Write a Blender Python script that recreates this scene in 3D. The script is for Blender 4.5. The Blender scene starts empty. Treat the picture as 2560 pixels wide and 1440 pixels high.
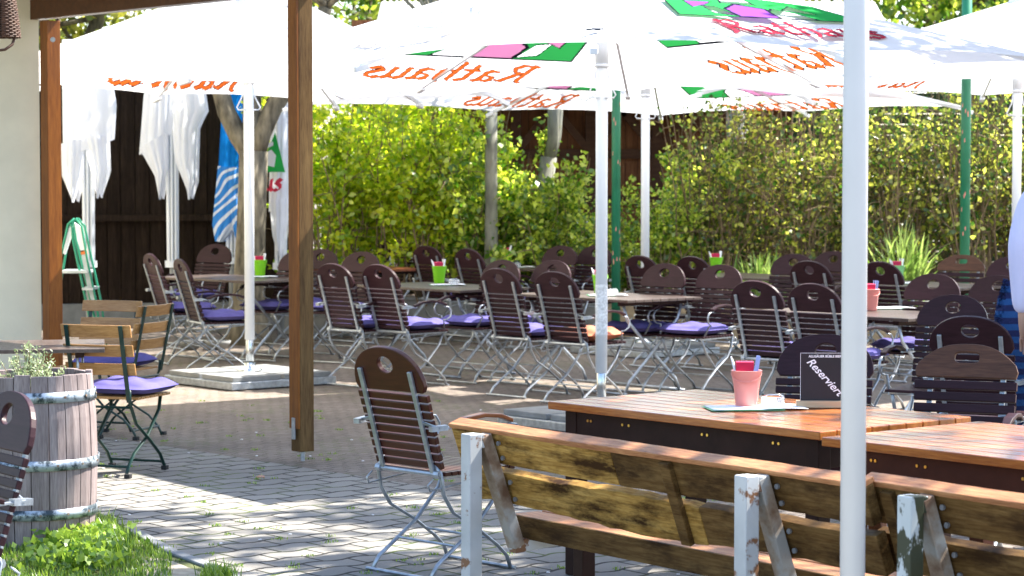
import bpy, bmesh, math, random
from mathutils import Vector, Matrix
import numpy as np
S = bpy.context.scene
COL = S.collection
R = math.radians
PI = math.pi
# ------------------------------------------------------------ camera, world, sun
F = 6044.0; PITCH = math.atan(293 / F); CZ = 1.75
cd = bpy.data.cameras.new('camera'); cam = bpy.data.objects.new('camera', cd); COL.objects.link(cam)
cam.location = (0, 0, CZ); cam.rotation_euler = (PI / 2 - PITCH, 0, 0)
cd.sensor_width = 36; cd.lens = F / 2560 * 36; cd.clip_start = 0.1; cd.clip_end = 500
cd.dof.use_dof = True; cd.dof.focus_distance = 10.5; cd.dof.aperture_fstop = 7.1
S.camera = cam
SUNV = Vector((0.885, 0.466, 0)).normalized(); SEL = R(51)
SUNDIR = Vector((SUNV.x * math.cos(SEL), SUNV.y * math.cos(SEL), math.sin(SEL)))
w = bpy.data.worlds.new('World'); S.world = w; w.use_nodes = True
nt = w.node_tree; nt.nodes.clear()
sky = nt.nodes.new('ShaderNodeTexSky'); sky.sky_type = 'NISHITA'; sky.sun_disc = False
sky.sun_elevation = SEL; sky.sun_rotation = math.atan2(SUNV.x, SUNV.y)
bg = nt.nodes.new('ShaderNodeBackground'); bg.inputs[1].default_value = 0.115
wo = nt.nodes.new('ShaderNodeOutputWorld')
nt.links.new(sky.outputs[0], bg.inputs[0]); nt.links.new(bg.outputs[0], wo.inputs[0])
sl = bpy.data.lights.new('sun', 'SUN'); sl.energy = 5.0; sl.angle = R(0.53); sl.color = (1, 0.95, 0.86)
so = bpy.data.objects.new('sun', sl); COL.objects.link(so); so.rotation_euler = SUNDIR.to_track_quat('Z', 'Y').to_euler()
S.view_settings.view_transform = 'Standard'; S.view_settings.look = 'None'
S.view_settings.exposure = 2.08; S.view_settings.gamma = 1

def W(px, py, z=None, d=None):
    """photo pixel -> world point, on the horizontal plane z or at depth d"""
    a, b = (px - 1280) / F, (720 - py) / F
    c, s = math.cos(PITCH), math.sin(PITCH)
    v = Vector((a, c + b * s, b * c - s))
    t = (z - CZ) / v.z if d is None else d / v.y
    return Vector((v.x * t, v.y * t, CZ + v.z * t))
BV = Vector((0.64, -0.77, 0)); NV = Vector((0.77, 0.64, 0))       # the two axes of the terrace
A_N = math.atan2(0.64, 0.77)                                      # heading of NV

# ------------------------------------------------------------ materials
def rgb(c): return (c[0], c[1], c[2], 1)
def newmat(name):
    m = bpy.data.materials.new(name); m.use_nodes = True
    return m, m.node_tree, m.node_tree.nodes['Principled BSDF']
def ramp(t, fac, stops):
    r = t.nodes.new('ShaderNodeValToRGB')
    e = r.color_ramp.elements
    while len(e) < len(stops): e.new(0.5)
    for i, (p, c) in enumerate(stops): e[i].position = p; e[i].color = rgb(c)
    t.links.new(fac, r.inputs[0]); return r.outputs[0]
def coords(t, scale=(1, 1, 1), rot=(0, 0, 0), kind='Object'):
    tc = t.nodes.new('ShaderNodeTexCoord'); mp = t.nodes.new('ShaderNodeMapping')
    mp.inputs['Scale'].default_value = scale; mp.inputs['Rotation'].default_value = rot
    t.links.new(tc.outputs[kind], mp.inputs[0]); return mp.outputs[0]
def noise(t, vec, sc, det=4, rough=.55):
    n = t.nodes.new('ShaderNodeTexNoise'); n.inputs['Scale'].default_value = sc
    n.inputs['Detail'].default_value = det; n.inputs['Roughness'].default_value = rough
    t.links.new(vec, n.inputs['Vector']); return n.outputs['Fac']
def bump(t, h, bs, st=.3, dist=.01):
    b = t.nodes.new('ShaderNodeBump'); b.inputs['Strength'].default_value = st; b.inputs['Distance'].default_value = dist
    t.links.new(h, b.inputs['Height']); t.links.new(b.outputs[0], bs.inputs['Normal'])
def mix(t, fac, a, b):
    m = t.nodes.new('ShaderNodeMix'); m.data_type = 'RGBA'
    for v, i in ((fac, 0), (a, 6), (b, 7)):
        if isinstance(v, (float, int)): m.inputs[i].default_value = v
        elif isinstance(v, tuple): m.inputs[i].default_value = rgb(v)
        else: t.links.new(v, m.inputs[i])
    return m.outputs[2]
def plain(name, c, rough=.5, metal=0, var=.25, sc=9, bmp=.1, spec=.35, scale=(1, 1, 1), coat=0):
    m, t, b = newmat(name)
    v = coords(t, scale)
    n = noise(t, v, sc)
    lo = tuple(x * (1 - var) for x in c); hi = tuple(min(1, x * (1 + var)) for x in c)
    t.links.new(ramp(t, n, [(.3, lo), (.7, hi)]), b.inputs['Base Color'])
    b.inputs['Roughness'].default_value = rough; b.inputs['Metallic'].default_value = metal
    b.inputs['Specular IOR Level'].default_value = spec; b.inputs['Coat Weight'].default_value = coat
    if bmp: bump(t, noise(t, v, sc * 6), b, bmp, .004)
    return m
def wood(name, c1, c2, c3, rough=.45, axis=0, sc=1, coat=0, bmp=.25, blotch=None, spec=.2):
    """grain running along a local axis"""
    m, t, b = newmat(name)
    s = [14 * sc] * 3; s[axis] = 1.1 * sc
    v = coords(t, tuple(s))
    n = noise(t, v, 2.2, 6, .65)
    f = noise(t, coords(t, tuple(4 * x for x in s)), 3, 3)
    col = ramp(t, n, [(.28, c1), (.5, c2), (.72, c3)])
    col = mix(t, .35, col, ramp(t, f, [(.35, c1), (.65, c3)]))
    if blotch:
        bn = noise(t, coords(t, (2.0, 3, 7)), 1.7, 7, .72)
        mm = t.nodes.new('ShaderNodeMapRange'); mm.inputs[1].default_value = .44; mm.inputs[2].default_value = .64
        t.links.new(bn, mm.inputs[0]); col = mix(t, mm.outputs[0], col, blotch)
    g = t.nodes.new('ShaderNodeNewGeometry'); oi = t.nodes.new('ShaderNodeObjectInfo'); tw = t.nodes.new('ShaderNodeVectorMath'); tw.operation = 'SCALE'
    a1 = t.nodes.new('ShaderNodeMath'); a1.operation = 'MULTIPLY_ADD'; a1.inputs[1].default_value = .34; a1.inputs[2].default_value = .72; t.links.new(g.outputs['Random Per Island'], a1.inputs[0])
    a2 = t.nodes.new('ShaderNodeMath'); a2.operation = 'MULTIPLY_ADD'; a2.inputs[1].default_value = .26; t.links.new(oi.outputs['Random'], a2.inputs[0]); t.links.new(a1.outputs[0], a2.inputs[2])
    t.links.new(col, tw.inputs[0]); t.links.new(a2.outputs[0], tw.inputs[3]); col = tw.outputs[0]
    t.links.new(col, b.inputs['Base Color']); b.inputs['Roughness'].default_value = rough
    b.inputs['Coat Weight'].default_value = coat; b.inputs['Coat Roughness'].default_value = .2; b.inputs['Specular IOR Level'].default_value = spec
    bump(t, n, b, bmp, .004)
    return m
def thin(name, c, trans=.5, c2=None, rnd=False, sc=3, lo=.1):
    """cloth or leaf: light passes through"""
    m, t, b = newmat(name); t.nodes.remove(b)
    out = t.nodes['Material Output']
    d = t.nodes.new('ShaderNodeBsdfDiffuse'); tr = t.nodes.new('ShaderNodeBsdfTranslucent'); mx = t.nodes.new('ShaderNodeMixShader')
    mx.inputs[0].default_value = trans
    if c2:
        if rnd:
            g = t.nodes.new('ShaderNodeNewGeometry'); fac = g.outputs['Random Per Island']
        else: fac = noise(t, coords(t), sc)
        col = ramp(t, fac, [(lo, c), (.9, c2)])
    else:
        col = ramp(t, noise(t, coords(t), 2), [(.3, tuple(x * .93 for x in c)), (.7, c)])
    t.links.new(col, d.inputs[0]); t.links.new(col, tr.inputs[0])
    last = mx.outputs[0]
    t.links.new(d.outputs[0], mx.inputs[1]); t.links.new(tr.outputs[0], mx.inputs[2])
    if rnd:
        gl = t.nodes.new('ShaderNodeBsdfGlossy'); gl.inputs['Roughness'].default_value = .35
        m2 = t.nodes.new('ShaderNodeMixShader'); m2.inputs[0].default_value = .055
        t.links.new(last, m2.inputs[1]); t.links.new(gl.outputs[0], m2.inputs[2]); last = m2.outputs[0]
    t.links.new(last, out.inputs[0])
    return m
M = {}
M['canopy'] = thin('white_canvas', (.86, .87, .9), .42)
M['closed'] = thin('white_folded_cloth', (.8, .82, .88), .3)
M['orange_print'] = thin('orange_print', (.85, .17, .03), .45)
M['red_print'] = thin('red_print', (.5, .04, .07), .3)
M['black_print'] = thin('black_print', (.015, .02, .03), .1)
M['green_print'] = thin('green_print', (.04, .42, .1), .4)
M['pink_print'] = thin('pink_print', (.75, .3, .55), .4)
M['glare_grey'] = thin('glare_grey_print', (.6, .63, .68), .4)  # pale inks: print washed out by strong sun, put into the colour
M['glare_tan'] = thin('glare_tan_print', (.8, .72, .62), .4)
M['purple_print'] = thin('purple_print', (.25, .08, .4), .3)
M['blue_print'] = thin('blue_print', (.2, .4, .75), .35)
M['blue_cloth'] = thin('blue_cloth', (.01, .2, .62), .25)
M['white_metal'] = plain('white_powder_coat', (.74, .77, .82), .3, 0, .04, 3, 0)
M['mast_white'] = plain('off_white_mast_paint', (.56, .58, .61), .35, 0, .05, 3, 0)
M['chrome'] = plain('bright_steel', (.6, .63, .66), .22, 1, .1, 6, .05)
M['galv'] = plain('galvanised_steel', (.36, .39, .43), .42, .75, .25, 25, .1)
M['galv_light'] = plain('light_steel_sheet', (.5, .54, .56), .45, .5, .15, 6, .05)
M['chair_wood'] = wood('dark_brown_lacquered_wood', (.017, .0065, .008), (.027, .0105, .014), (.037, .015, .02), .42, 0, 1, .0, .1, spec=.14)
M['chair_wood_red'] = wood('red_brown_lacquered_wood', (.03, .009, .006), (.046, .013, .008), (.065, .018, .01), .32, 0, 1, .1, .1)
M['slot_wood'] = wood('worn_walnut_wood', (.035, .016, .01), (.075, .032, .018), (.12, .055, .03), .45, 0, 1, 0, .2)
M['arm_wood'] = wood('armrest_wood', (.16, .05, .02), (.28, .09, .03), (.36, .13, .05), .35, 1, 1, .3, .1)
M['teak'] = wood('oiled_teak', (.18, .04, .007), (.36, .1, .018), (.52, .19, .038), .25, 0, .8, .45, .08, spec=.4)
M['apron'] = plain('dark_brown_paint', (.026, .012, .0095), .55, 0, .2, 12, .1, spec=.12)
M['fold_top'] = wood('weathered_dark_table_wood', (.045, .03, .026), (.08, .058, .05), (.13, .1, .085), .35, 0, 1, .25, .2)
M['red_top'] = wood('red_brown_table_wood', (.12, .03, .015), (.22, .06, .03), (.3, .1, .05), .35, 0, 1, .2, .2)
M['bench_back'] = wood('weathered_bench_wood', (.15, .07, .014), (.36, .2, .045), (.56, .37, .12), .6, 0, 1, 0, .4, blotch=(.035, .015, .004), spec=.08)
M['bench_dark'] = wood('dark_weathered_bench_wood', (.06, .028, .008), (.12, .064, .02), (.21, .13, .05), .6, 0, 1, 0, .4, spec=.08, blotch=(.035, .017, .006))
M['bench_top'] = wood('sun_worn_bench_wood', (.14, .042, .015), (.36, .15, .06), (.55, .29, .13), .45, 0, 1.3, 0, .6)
M['pine'] = wood('stained_pine_beam', (.11, .03, .004), (.2, .06, .008), (.29, .1, .015), .4, 2, .8, .1, .15)
M['pine_h'] = wood('stained_pine_rail', (.05, .015, .004), (.085, .026, .006), (.12, .04, .01), .4, 0, .8, .2, .15)
M['post_grey'] = wood('weathered_post_wood', (.05, .023, .008), (.11, .057, .02), (.2, .12, .045), .5, 2, .8, 0, .3, spec=.15)
M['fold_slat'] = wood('golden_acacia_slats', (.22, .1, .03), (.38, .19, .065), (.5, .28, .11), .35, 0, 1, .25, .1)
M['green_metal'] = plain('dark_green_metal', (.008, .03, .024), .3, 0, .2, 9, 0)
M['plaster'] = plain('cream_plaster', (.72, .66, .5), .95, 0, .06, 4, .3)
M['barrel'] = wood('faded_barrel_staves', (.11, .082, .078), (.2, .155, .15), (.3, .25, .24), .6, 2, 1, 0, .3)
M['cushion'] = plain('purple_cushion_fabric', (.1, .088, .26), .95, 0, .2, 6, .35, spec=.1)
M['cushion_o'] = plain('rust_cushion_fabric', (.4, .13, .07), .9, 0, .35, 5, .3)
M['soil'] = plain('soil', (.05, .035, .025), .95, 0, .4, 12, .6)
M['lime'] = plain('lime_green_metal', (.2, .55, .02), .35, 0, .1, 6, .05)
M['mint'] = plain('pale_green_metal', (.22, .52, .2), .35, 0, .1, 6, .05)
M['pinkb'] = plain('salmon_pink_metal', (.72, .26, .22), .32, 0, .12, 6, .05)
M['redp'] = plain('red_paper', (.5, .01, .07), .6, 0, .15, 8, .05)
M['whitep'] = plain('white_paper', (.8, .8, .82), .6, 0, .05, 8, .05)
M['bluep'] = plain('pale_blue_paper', (.3, .38, .7), .6, 0, .2, 8, .05)
M['greenp'] = plain('green_paper', (.1, .3, .15), .6, 0, .2, 8, .05)
M['slate'] = plain('black_chalkboard', (.012, .01, .018), .4, 0, .2, 8, .05)
M['chalk'] = plain('white_chalk_ink', (.85, .85, .9), .8, 0, .05, 8, 0)
M['paleboard'] = wood('pale_pine_base', (.45, .3, .18), (.55, .4, .25), (.62, .47, .3), .5, 0, 1, 0, .1)
M['concrete'] = plain('grey_concrete', (.2, .205, .205), .85, 0, .18, 8, .35)
M['sandstone'] = plain('beige_concrete', (.33, .26, .17), .9, 0, .25, 18, .5)
M['green_post'] = plain('green_enamel_steel', (.02, .17, .09), .35, 0, .2, 4, .05)
M['ladder_green'] = plain('green_ladder_rail', (.012, .2, .12), .4, 0, .1, 4, 0)
M['bark'] = plain('grey_brown_bark', (.14, .12, .085), .9, 0, .75, 11, .8, scale=(1, 1, .35))
M['bark_pale'] = plain('pale_bark', (.19, .19, .155), .9, 0, .55, 7, .7, scale=(1, 1, .35))
M['twig'] = plain('brown_twigs', (.19, .135, .08), .9, 0, .4, 9, .2)
M['dark_board'] = wood('dark_stained_boards', (.008, .005, .004), (.018, .012, .009), (.05, .033, .024), .7, 2, 1, 0, .3, spec=.05)
M['shed_wood'] = wood('red_brown_shed_boards', (.14, .052, .026), (.25, .1, .05), (.36, .16, .08), .7, 2, 1, 0, .3, spec=.05)
M['shed_beam'] = wood('dark_shed_beams', (.05, .022, .014), (.08, .036, .021), (.12, .055, .03), .7, 0, 1, 0, .3)
M['roof'] = plain('pale_corrugated_roof', (.6, .6, .55), .7, 0, .1, 4, .2)
M['fence_green'] = plain('mossy_green_boards', (.022, .04, .01), .8, 0, .4, 7, .3)
M['wicker'] = plain('dark_wicker', (.075, .033, .018), .6, 0, .45, 40, .6)
M['leaf_lime'] = thin('spring_leaves', (.26, .46, .01), .68, (.9, .93, .05), True, lo=.15)
M['leaf_mid'] = thin('mid_green_leaves', (.09, .22, .012), .62, (.74, .84, .1), True, lo=.3)
M['leaf_dark'] = thin('hedge_leaves', (.05, .13, .012), .6, (.8, .82, .12), True, lo=.4)
M['leaf_tree'] = thin('tree_leaves', (.12, .18, .02), .5, (.6, .58, .08), True)
M['blade'] = thin('strap_leaves', (.12, .24, .03), .45, (.42, .55, .14), True)
M['grass'] = thin('grass_blades', (.07, .16, .015), .45, (.32, .45, .05), True)
M['lavender'] = thin('silver_green_leaves', (.2, .28, .12), .35, (.5, .55, .33), True)
M['shirt'] = plain('pale_lilac_cotton', (.62, .62, .86), .9, 0, .06, 4, .2)
M['jeans'] = plain('dark_trousers', (.02, .022, .04), .9, 0, .2, 20, .2)
M['skin'] = plain('skin', (.55, .33, .24), .5, 0, .06, 6, .05)
M['hair'] = plain('brown_hair', (.07, .04, .02), .7, 0, .3, 30, .3)
M['sticker'] = plain('printed_label', (.65, .66, .68), .5, 0, .3, 60, 0)
M['orange_tape'] = plain('orange_sticker', (.8, .2, .05), .5)
M['rubber'] = plain('black_rubber', (.015, .015, .015), .7)
M['brass'] = plain('brass_screws', (.7, .45, .12), .3, 1, .1, 5, 0)

def mat_glass():
    m, t, b = newmat('clear_glass'); b.inputs['Transmission Weight'].default_value = 1
    b.inputs['Roughness'].default_value = .03; b.inputs['Base Color'].default_value = (.95, .98, 1, 1); return m
M['glass'] = mat_glass()
def mat_peel():
    m, t, b = newmat('peeling_white_paint'); v = coords(t)
    n = noise(t, v, 9, 5, .6); r = t.nodes.new('ShaderNodeMapRange')
    r.inputs[1].default_value = .56; r.inputs[2].default_value = .6; t.links.new(n, r.inputs[0])
    base = ramp(t, noise(t, v, 4), [(.3, (.34, .355, .36)), (.7, (.5, .51, .51))])
    t.links.new(mix(t, r.outputs[0], base, (.18, .08, .035)), b.inputs['Base Color'])
    b.inputs['Roughness'].default_value = .55; bump(t, r.outputs[0], b, -.4, .003); return m
M['peel'] = mat_peel()
def mat_peel2():
    m, t, b = newmat('mossy_peeling_paint'); v = coords(t, (1, 1, .55))
    n = noise(t, v, 11, 5, .6); r = t.nodes.new('ShaderNodeMapRange')
    r.inputs[1].default_value = .5; r.inputs[2].default_value = .53; t.links.new(n, r.inputs[0])
    base = ramp(t, noise(t, v, 4), [(.3, (.42, .46, .46)), (.7, (.6, .63, .65))])
    t.links.new(mix(t, r.outputs[0], base, (.03, .035, .015)), b.inputs['Base Color'])
    b.inputs['Roughness'].default_value = .6; return m
M['peel_moss'] = mat_peel2()
def mat_hoop():
    m, t, b = newmat('worn_hoop_steel'); v = coords(t)
    n = noise(t, v, 16, 6, .7)
    t.links.new(ramp(t, n, [(.42, (.03, .045, .055)), (.56, (.42, .47, .52))]), b.inputs['Base Color'])
    b.inputs['Metallic'].default_value = .4; b.inputs['Roughness'].default_value = .4; return m
M['hoop'] = mat_hoop()
def mat_stripe():
    m, t, b = newmat('blue_striped_knit'); v = coords(t, (1, 1, 1))
    wv = t.nodes.new('ShaderNodeTexWave'); wv.bands_direction = 'Z'; wv.inputs['Scale'].default_value = 4.6; wv.inputs['Distortion'].default_value = .6
    t.links.new(v, wv.inputs[0])
    t.links.new(ramp(t, wv.outputs['Fac'], [(.4, (.003, .012, .07)), (.6, (.006, .06, .2))]), b.inputs['Base Color'])
    b.inputs['Roughness'].default_value = .95; bump(t, noise(t, v, 70), b, .6, .01); return m
M['stripe'] = mat_stripe()
def mat_bluewhite():
    m, t, b = newmat('blue_white_banded_cloth'); v = coords(t, (1, 1, 1), (0, R(35), 0))
    wv = t.nodes.new('ShaderNodeTexWave'); wv.bands_direction = 'Z'; wv.inputs['Scale'].default_value = 1.5; wv.inputs['Distortion'].default_value = 9; wv.inputs['Detail'].default_value = 1
    t.links.new(v, wv.inputs[0])
    t.links.new(ramp(t, wv.outputs['Fac'], [(.28, (.02, .2, .6)), (.34, (.62, .68, .8)), (.8, (.62, .68, .8)), (.86, (.02, .2, .6))]), b.inputs['Base Color'])
    b.inputs['Roughness'].default_value = .8; return m
M['bluewhite'] = mat_bluewhite()

def math_(t, op, a, b=None, c=None):
    n = t.nodes.new('ShaderNodeMath'); n.operation = op
    for i, v in enumerate((a, b, c)):
        if v is None: continue
        if isinstance(v, (int, float)): n.inputs[i].default_value = v
        else: t.links.new(v, n.inputs[i])
    return n.outputs[0]
def mat_ground(near=True):
    m, t, b = newmat('grey_zigzag_pavers' if near else 'brown_cobble_pavers')
    v = coords(t, (1, 1, 1), (0, 0, -A_N)); sp = t.nodes.new('ShaderNodeSeparateXYZ'); t.links.new(v, sp.inputs[0])
    x, y = sp.outputs[0], sp.outputs[1]
    rw, cl, amp = (.17, .25, .017) if near else (.085, .11, .006)
    # zigzag rows of interlocking blocks
    wob = math_(t, 'MULTIPLY', math_(t, 'SUBTRACT', noise(t, v, 1.7 if near else 6, 3), .5), .05 if near else .12)
    ys = math_(t, 'ADD', math_(t, 'ADD', y, wob), math_(t, 'MULTIPLY', math_(t, 'SINE', math_(t, 'MULTIPLY', x, 2 * PI / cl)), amp))
    rn = math_(t, 'DIVIDE', ys, rw); row = math_(t, 'FLOOR', rn); fr = math_(t, 'FRACT', rn)
    off = math_(t, 'MULTIPLY', math_(t, 'MODULO', row, 2), cl / 2)
    cn = math_(t, 'DIVIDE', math_(t, 'ADD', x, off), cl); colm = math_(t, 'FLOOR', cn); fc = math_(t, 'FRACT', cn)
    dr = math_(t, 'MULTIPLY', math_(t, 'MINIMUM', fr, math_(t, 'SUBTRACT', 1, fr)), rw)
    dc = math_(t, 'MULTIPLY', math_(t, 'MINIMUM', fc, math_(t, 'SUBTRACT', 1, fc)), cl)
    jd = math_(t, 'MINIMUM', dr, math_(t, 'ADD', dc, .0035 if near else 0))
    wn = noise(t, v, 30, 3)
    jw = math_(t, 'ADD', .007 if near else .002, math_(t, 'MULTIPLY', wn, .014 if near else .007))
    jm = t.nodes.new('ShaderNodeMapRange'); t.links.new(jd, jm.inputs[0]); t.links.new(math_(t, 'MULTIPLY', jw, .6), jm.inputs[1]); t.links.new(jw, jm.inputs[2])
    cx = t.nodes.new('ShaderNodeCombineXYZ'); t.links.new(row, cx.inputs[0]); t.links.new(colm, cx.inputs[1])
    wh = t.nodes.new('ShaderNodeTexWhiteNoise'); wh.noise_dimensions = '2D'; t.links.new(cx.outputs[0], wh.inputs[0])
    big = noise(t, v, .9, 4); fine = noise(t, v, 160, 2, .7); mid = noise(t, v, 9, 5, .7)
    if near: c = ramp(t, big, [(.3, (.17, .158, .142)), (.7, (.245, .228, .2))])
    else: c = ramp(t, big, [(.3, (.135, .108, .09)), (.7, (.2, .165, .138))])
    k = math_(t, 'ADD', .5 if near else .3, math_(t, 'ADD', math_(t, 'MULTIPLY', wh.outputs[0], .22), math_(t, 'ADD', math_(t, 'MULTIPLY', fine, .55), math_(t, 'MULTIPLY', mid, .3 if near else .6))))
    vm = t.nodes.new('ShaderNodeVectorMath'); vm.operation = 'SCALE'; t.links.new(c, vm.inputs[0]); t.links.new(k, vm.inputs[3])
    jc = mix(t, ramp(t, noise(t, v, 1.3, 5, .7), [(.5, (0, 0, 0)), (.62, (1, 1, 1))]), (.022, .02, .017) if near else (.07, .055, .045), (.075, .105, .02))
    t.links.new(mix(t, jm.outputs[0], jc, vm.outputs[0]), b.inputs['Base Color'])
    b.inputs['Roughness'].default_value = .85; b.inputs['Specular IOR Level'].default_value = .3
    h = math_(t, 'ADD', jm.outputs[0], math_(t, 'MULTIPLY', fine, .25))
    bump(t, h, b, .7, .006)
    return m
M['paver_near'] = mat_ground(True); M['paver_far'] = mat_ground(False)
M['lawn'] = plain('mossy_soil', (.09, .1, .035), .95, 0, .5, 10, .6)
M['sand'] = plain('sandy_soil', (.35, .3, .22), .95, 0, .2, 20, .5)

# ------------------------------------------------------------ mesh builder
class MB:
    def __init__(s): s.v = []; s.f = []
    def add(s, vs, fs):
        o = len(s.v); s.v += [tuple(x) for x in vs]; s.f += [tuple(i + o for i in f) for f in fs]; return s
    def box(s, c, size, rz=0, rx=0, ry=0):
        m = Matrix.Rotation(rz, 3, 'Z') @ Matrix.Rotation(ry, 3, 'Y') @ Matrix.Rotation(rx, 3, 'X'); c = Vector(c)
        vs = [c + m @ Vector((x * size[0] / 2, y * size[1] / 2, z * size[2] / 2)) for x in (-1, 1) for y in (-1, 1) for z in (-1, 1)]
        return s.add(vs, [(0, 1, 3, 2), (4, 6, 7, 5), (0, 4, 5, 1), (2, 3, 7, 6), (0, 2, 6, 4), (1, 5, 7, 3)])
    def beam(s, a, b, wd, ht, up=(0, 0, 1)):
        a, b = Vector(a), Vector(b); d = (b - a).normalized(); up = Vector(up)
        sd = d.cross(up); sd = sd.normalized() if sd.length > 1e-5 else Vector((1, 0, 0)); u = sd.cross(d).normalized()
        vs = [p + sd * wd / 2 * i + u * ht / 2 * j for p in (a, b) for i, j in ((-1, -1), (1, -1), (1, 1), (-1, 1))]
        return s.add(vs, [(3, 2, 1, 0), (4, 5, 6, 7), (0, 1, 5, 4), (1, 2, 6, 5), (2, 3, 7, 6), (3, 0, 4, 7)])
    def tube(s, pts, r, n=8, flat=1.0, cap=True):
        pts = [Vector(p) for p in pts]; rs = r if isinstance(r, (list, tuple)) else [r] * len(pts)
        ref = Vector((1, 0, 0)) if abs((pts[-1] - pts[0]).normalized().x) < .8 else Vector((0, 0, 1))
        vs = []; fs = []
        for i, p in enumerate(pts):
            d = (pts[min(i + 1, len(pts) - 1)] - pts[max(i - 1, 0)]).normalized()
            a = d.cross(ref); a = a.normalized() if a.length > 1e-4 else d.orthogonal().normalized()
            b = d.cross(a).normalized()
            for k in range(n):
                t = 2 * PI * k / n; vs.append(p + a * math.cos(t) * rs[i] * flat + b * math.sin(t) * rs[i])
        for i in range(len(pts) - 1):
            for k in range(n): fs.append((i * n + k, i * n + (k + 1) % n, (i + 1) * n + (k + 1) % n, (i + 1) * n + k))
        if cap: fs += [tuple(range(n))[::-1], tuple((len(pts) - 1) * n + k for k in range(n))]
        return s.add(vs, fs)
    def lathe(s, prof, n=32, c=(0, 0, 0)):
        vs = [(c[0] + r * math.cos(2 * PI * k / n), c[1] + r * math.sin(2 * PI * k / n), c[2] + z) for r, z in prof for k in range(n)]
        fs = [(i * n + k, i * n + (k + 1) % n, (i + 1) * n + (k + 1) % n, (i + 1) * n + k) for i in range(len(prof) - 1) for k in range(n)]
        return s.add(vs, fs)
    def prism(s, poly, o, u, v, nrm, th):
        """2D polygon on the frame (o,u,v), extruded by th along nrm"""
        o, u, v, nrm = map(Vector, (o, u, v, nrm)); n = len(poly)
        a = [o + u * x + v * y for x, y in poly]; b = [p + nrm * th for p in a]
        return s.add(a + b, [tuple(range(n))[::-1], tuple(range(n, 2 * n))] + [(i, (i + 1) % n, (i + 1) % n + n, i + n) for i in range(n)])
    def build(s, name, m, parent=None, smooth=False, bevel=0, solid=0, loc=None, sub=0):
        me = bpy.data.meshes.new(name); me.from_pydata(s.v, [], s.f); me.update()
        bm = bmesh.new(); bm.from_mesh(me); bmesh.ops.recalc_face_normals(bm, faces=bm.faces[:]) if len(s.f) < 60000 else None
        bm.to_mesh(me); bm.free()
        me.materials.append(M[m] if isinstance(m, str) else m)
        if smooth: me.polygons.foreach_set('use_smooth', [True] * len(me.polygons))
        o = bpy.data.objects.new(name, me); COL.objects.link(o)
        if parent: o.parent = parent
        if loc: o.location = loc
        if solid: q = o.modifiers.new('solid', 'SOLIDIFY'); q.thickness = solid; q.offset = 0
        if bevel: q = o.modifiers.new('bevel', 'BEVEL'); q.width = bevel; q.segments = 2; q.limit_method = 'ANGLE'
        if sub: q = o.modifiers.new('sub', 'SUBSURF'); q.levels = sub; q.render_levels = sub
        return o
def tag(o, label, cat, group=None):
    o['label'] = label; o['category'] = cat
    if group: o['group'] = group
    return o
def thing(name, label, cat, loc=(0, 0, 0), rz=0, group=None):
    o = bpy.data.objects.new(name, None); COL.objects.link(o); o.location = loc; o.rotation_euler = (0, 0, rz)
    o.empty_display_size = .1
    return tag(o, label, cat, group)
def struct(o): o['kind'] = 'structure'; return o
def stuff(o, label, cat): tag(o, label, cat); o['kind'] = 'stuff'; return o
def kids(o): return [c for c in bpy.data.objects if c.parent == o]
def dup(o, loc, rz, label, group=None):
    r = o.copy(); COL.objects.link(r); r.location = loc; r.rotation_euler = (0, 0, rz); r['label'] = label
    if group: r['group'] = group
    for ch in kids(o):
        c = ch.copy(); COL.objects.link(c); c.parent = r
        for g in kids(ch):
            q = g.copy(); COL.objects.link(q); q.parent = c
    return r
class Proto:
    """first placement uses the original, later ones copy it"""
    def __init__(s, root): s.root = root; s.used = False
    def place(s, loc, rz, label, group=None):
        if not s.used:
            s.used = True; r = s.root; r.location = loc; r.rotation_euler = (0, 0, rz); r['label'] = label
            if group: r['group'] = group
            return r
        return dup(s.root, loc, rz, label, group)
rnd = random.Random(7); npr = np.random.default_rng(5)

# ------------------------------------------------------------ ground
def sheet(name, pts, z, m):
    mb = MB(); mb.add([(p[0], p[1], z) for p in pts], [tuple(range(len(pts)))]); return struct(mb.build(name, m))
sheet('ground', [(-150, -20), (150, -20), (150, 250), (-150, 250)], -.008, 'paver_far')
g0 = W(740, 1165, 0); dB = Vector((-.66, .75, 0))
pa, pb = g0 + dB * 9, g0 - dB * 22
sheet('paving', [(pa.x, pa.y), (pb.x, pb.y), (pb.x - 25, pb.y - 8), (pa.x - 25, pa.y - 25)], -.002, 'paver_near')
# the bed in the lower left corner with its kerb
def ribbon(pts, wd, h, name, m):
    mb = MB()
    for a, b in zip(pts[:-1], pts[1:]):
        a, b = Vector(a), Vector(b); d = (b - a).normalized() * .004
        mb.beam(a + d + Vector((0, 0, h / 2)), b - d + Vector((0, 0, h / 2)), wd, h)
    return mb.build(name, m, bevel=.008)
kp = [W(x, y, 0) for x, y in ((235, 1275), (330, 1330), (430, 1385), (540, 1425), (640, 1480), (720, 1560))]
k = ribbon(kp[1:], .06, .018, 'kerb', 'concrete'); struct(k)
lp = [Vector((p.x, p.y, 0)) for p in kp]
mb = MB(); poly = [(p.x, p.y, .003) for p in lp] + [(-6, 6, .003), (-6, 12.4, .003)]
mb.add(poly, [tuple(range(len(poly)))]); struct(mb.build('flower_bed_soil', 'lawn'))
sp_ = [W(x, y, .008) for x, y in ((355, 1392), (420, 1398), (470, 1418), (545, 1445), (480, 1470), (360, 1450))]
mb = MB(); mb.add(sp_, [tuple(range(6))]); struct(mb.build('sand_patch', 'sand'))

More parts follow.
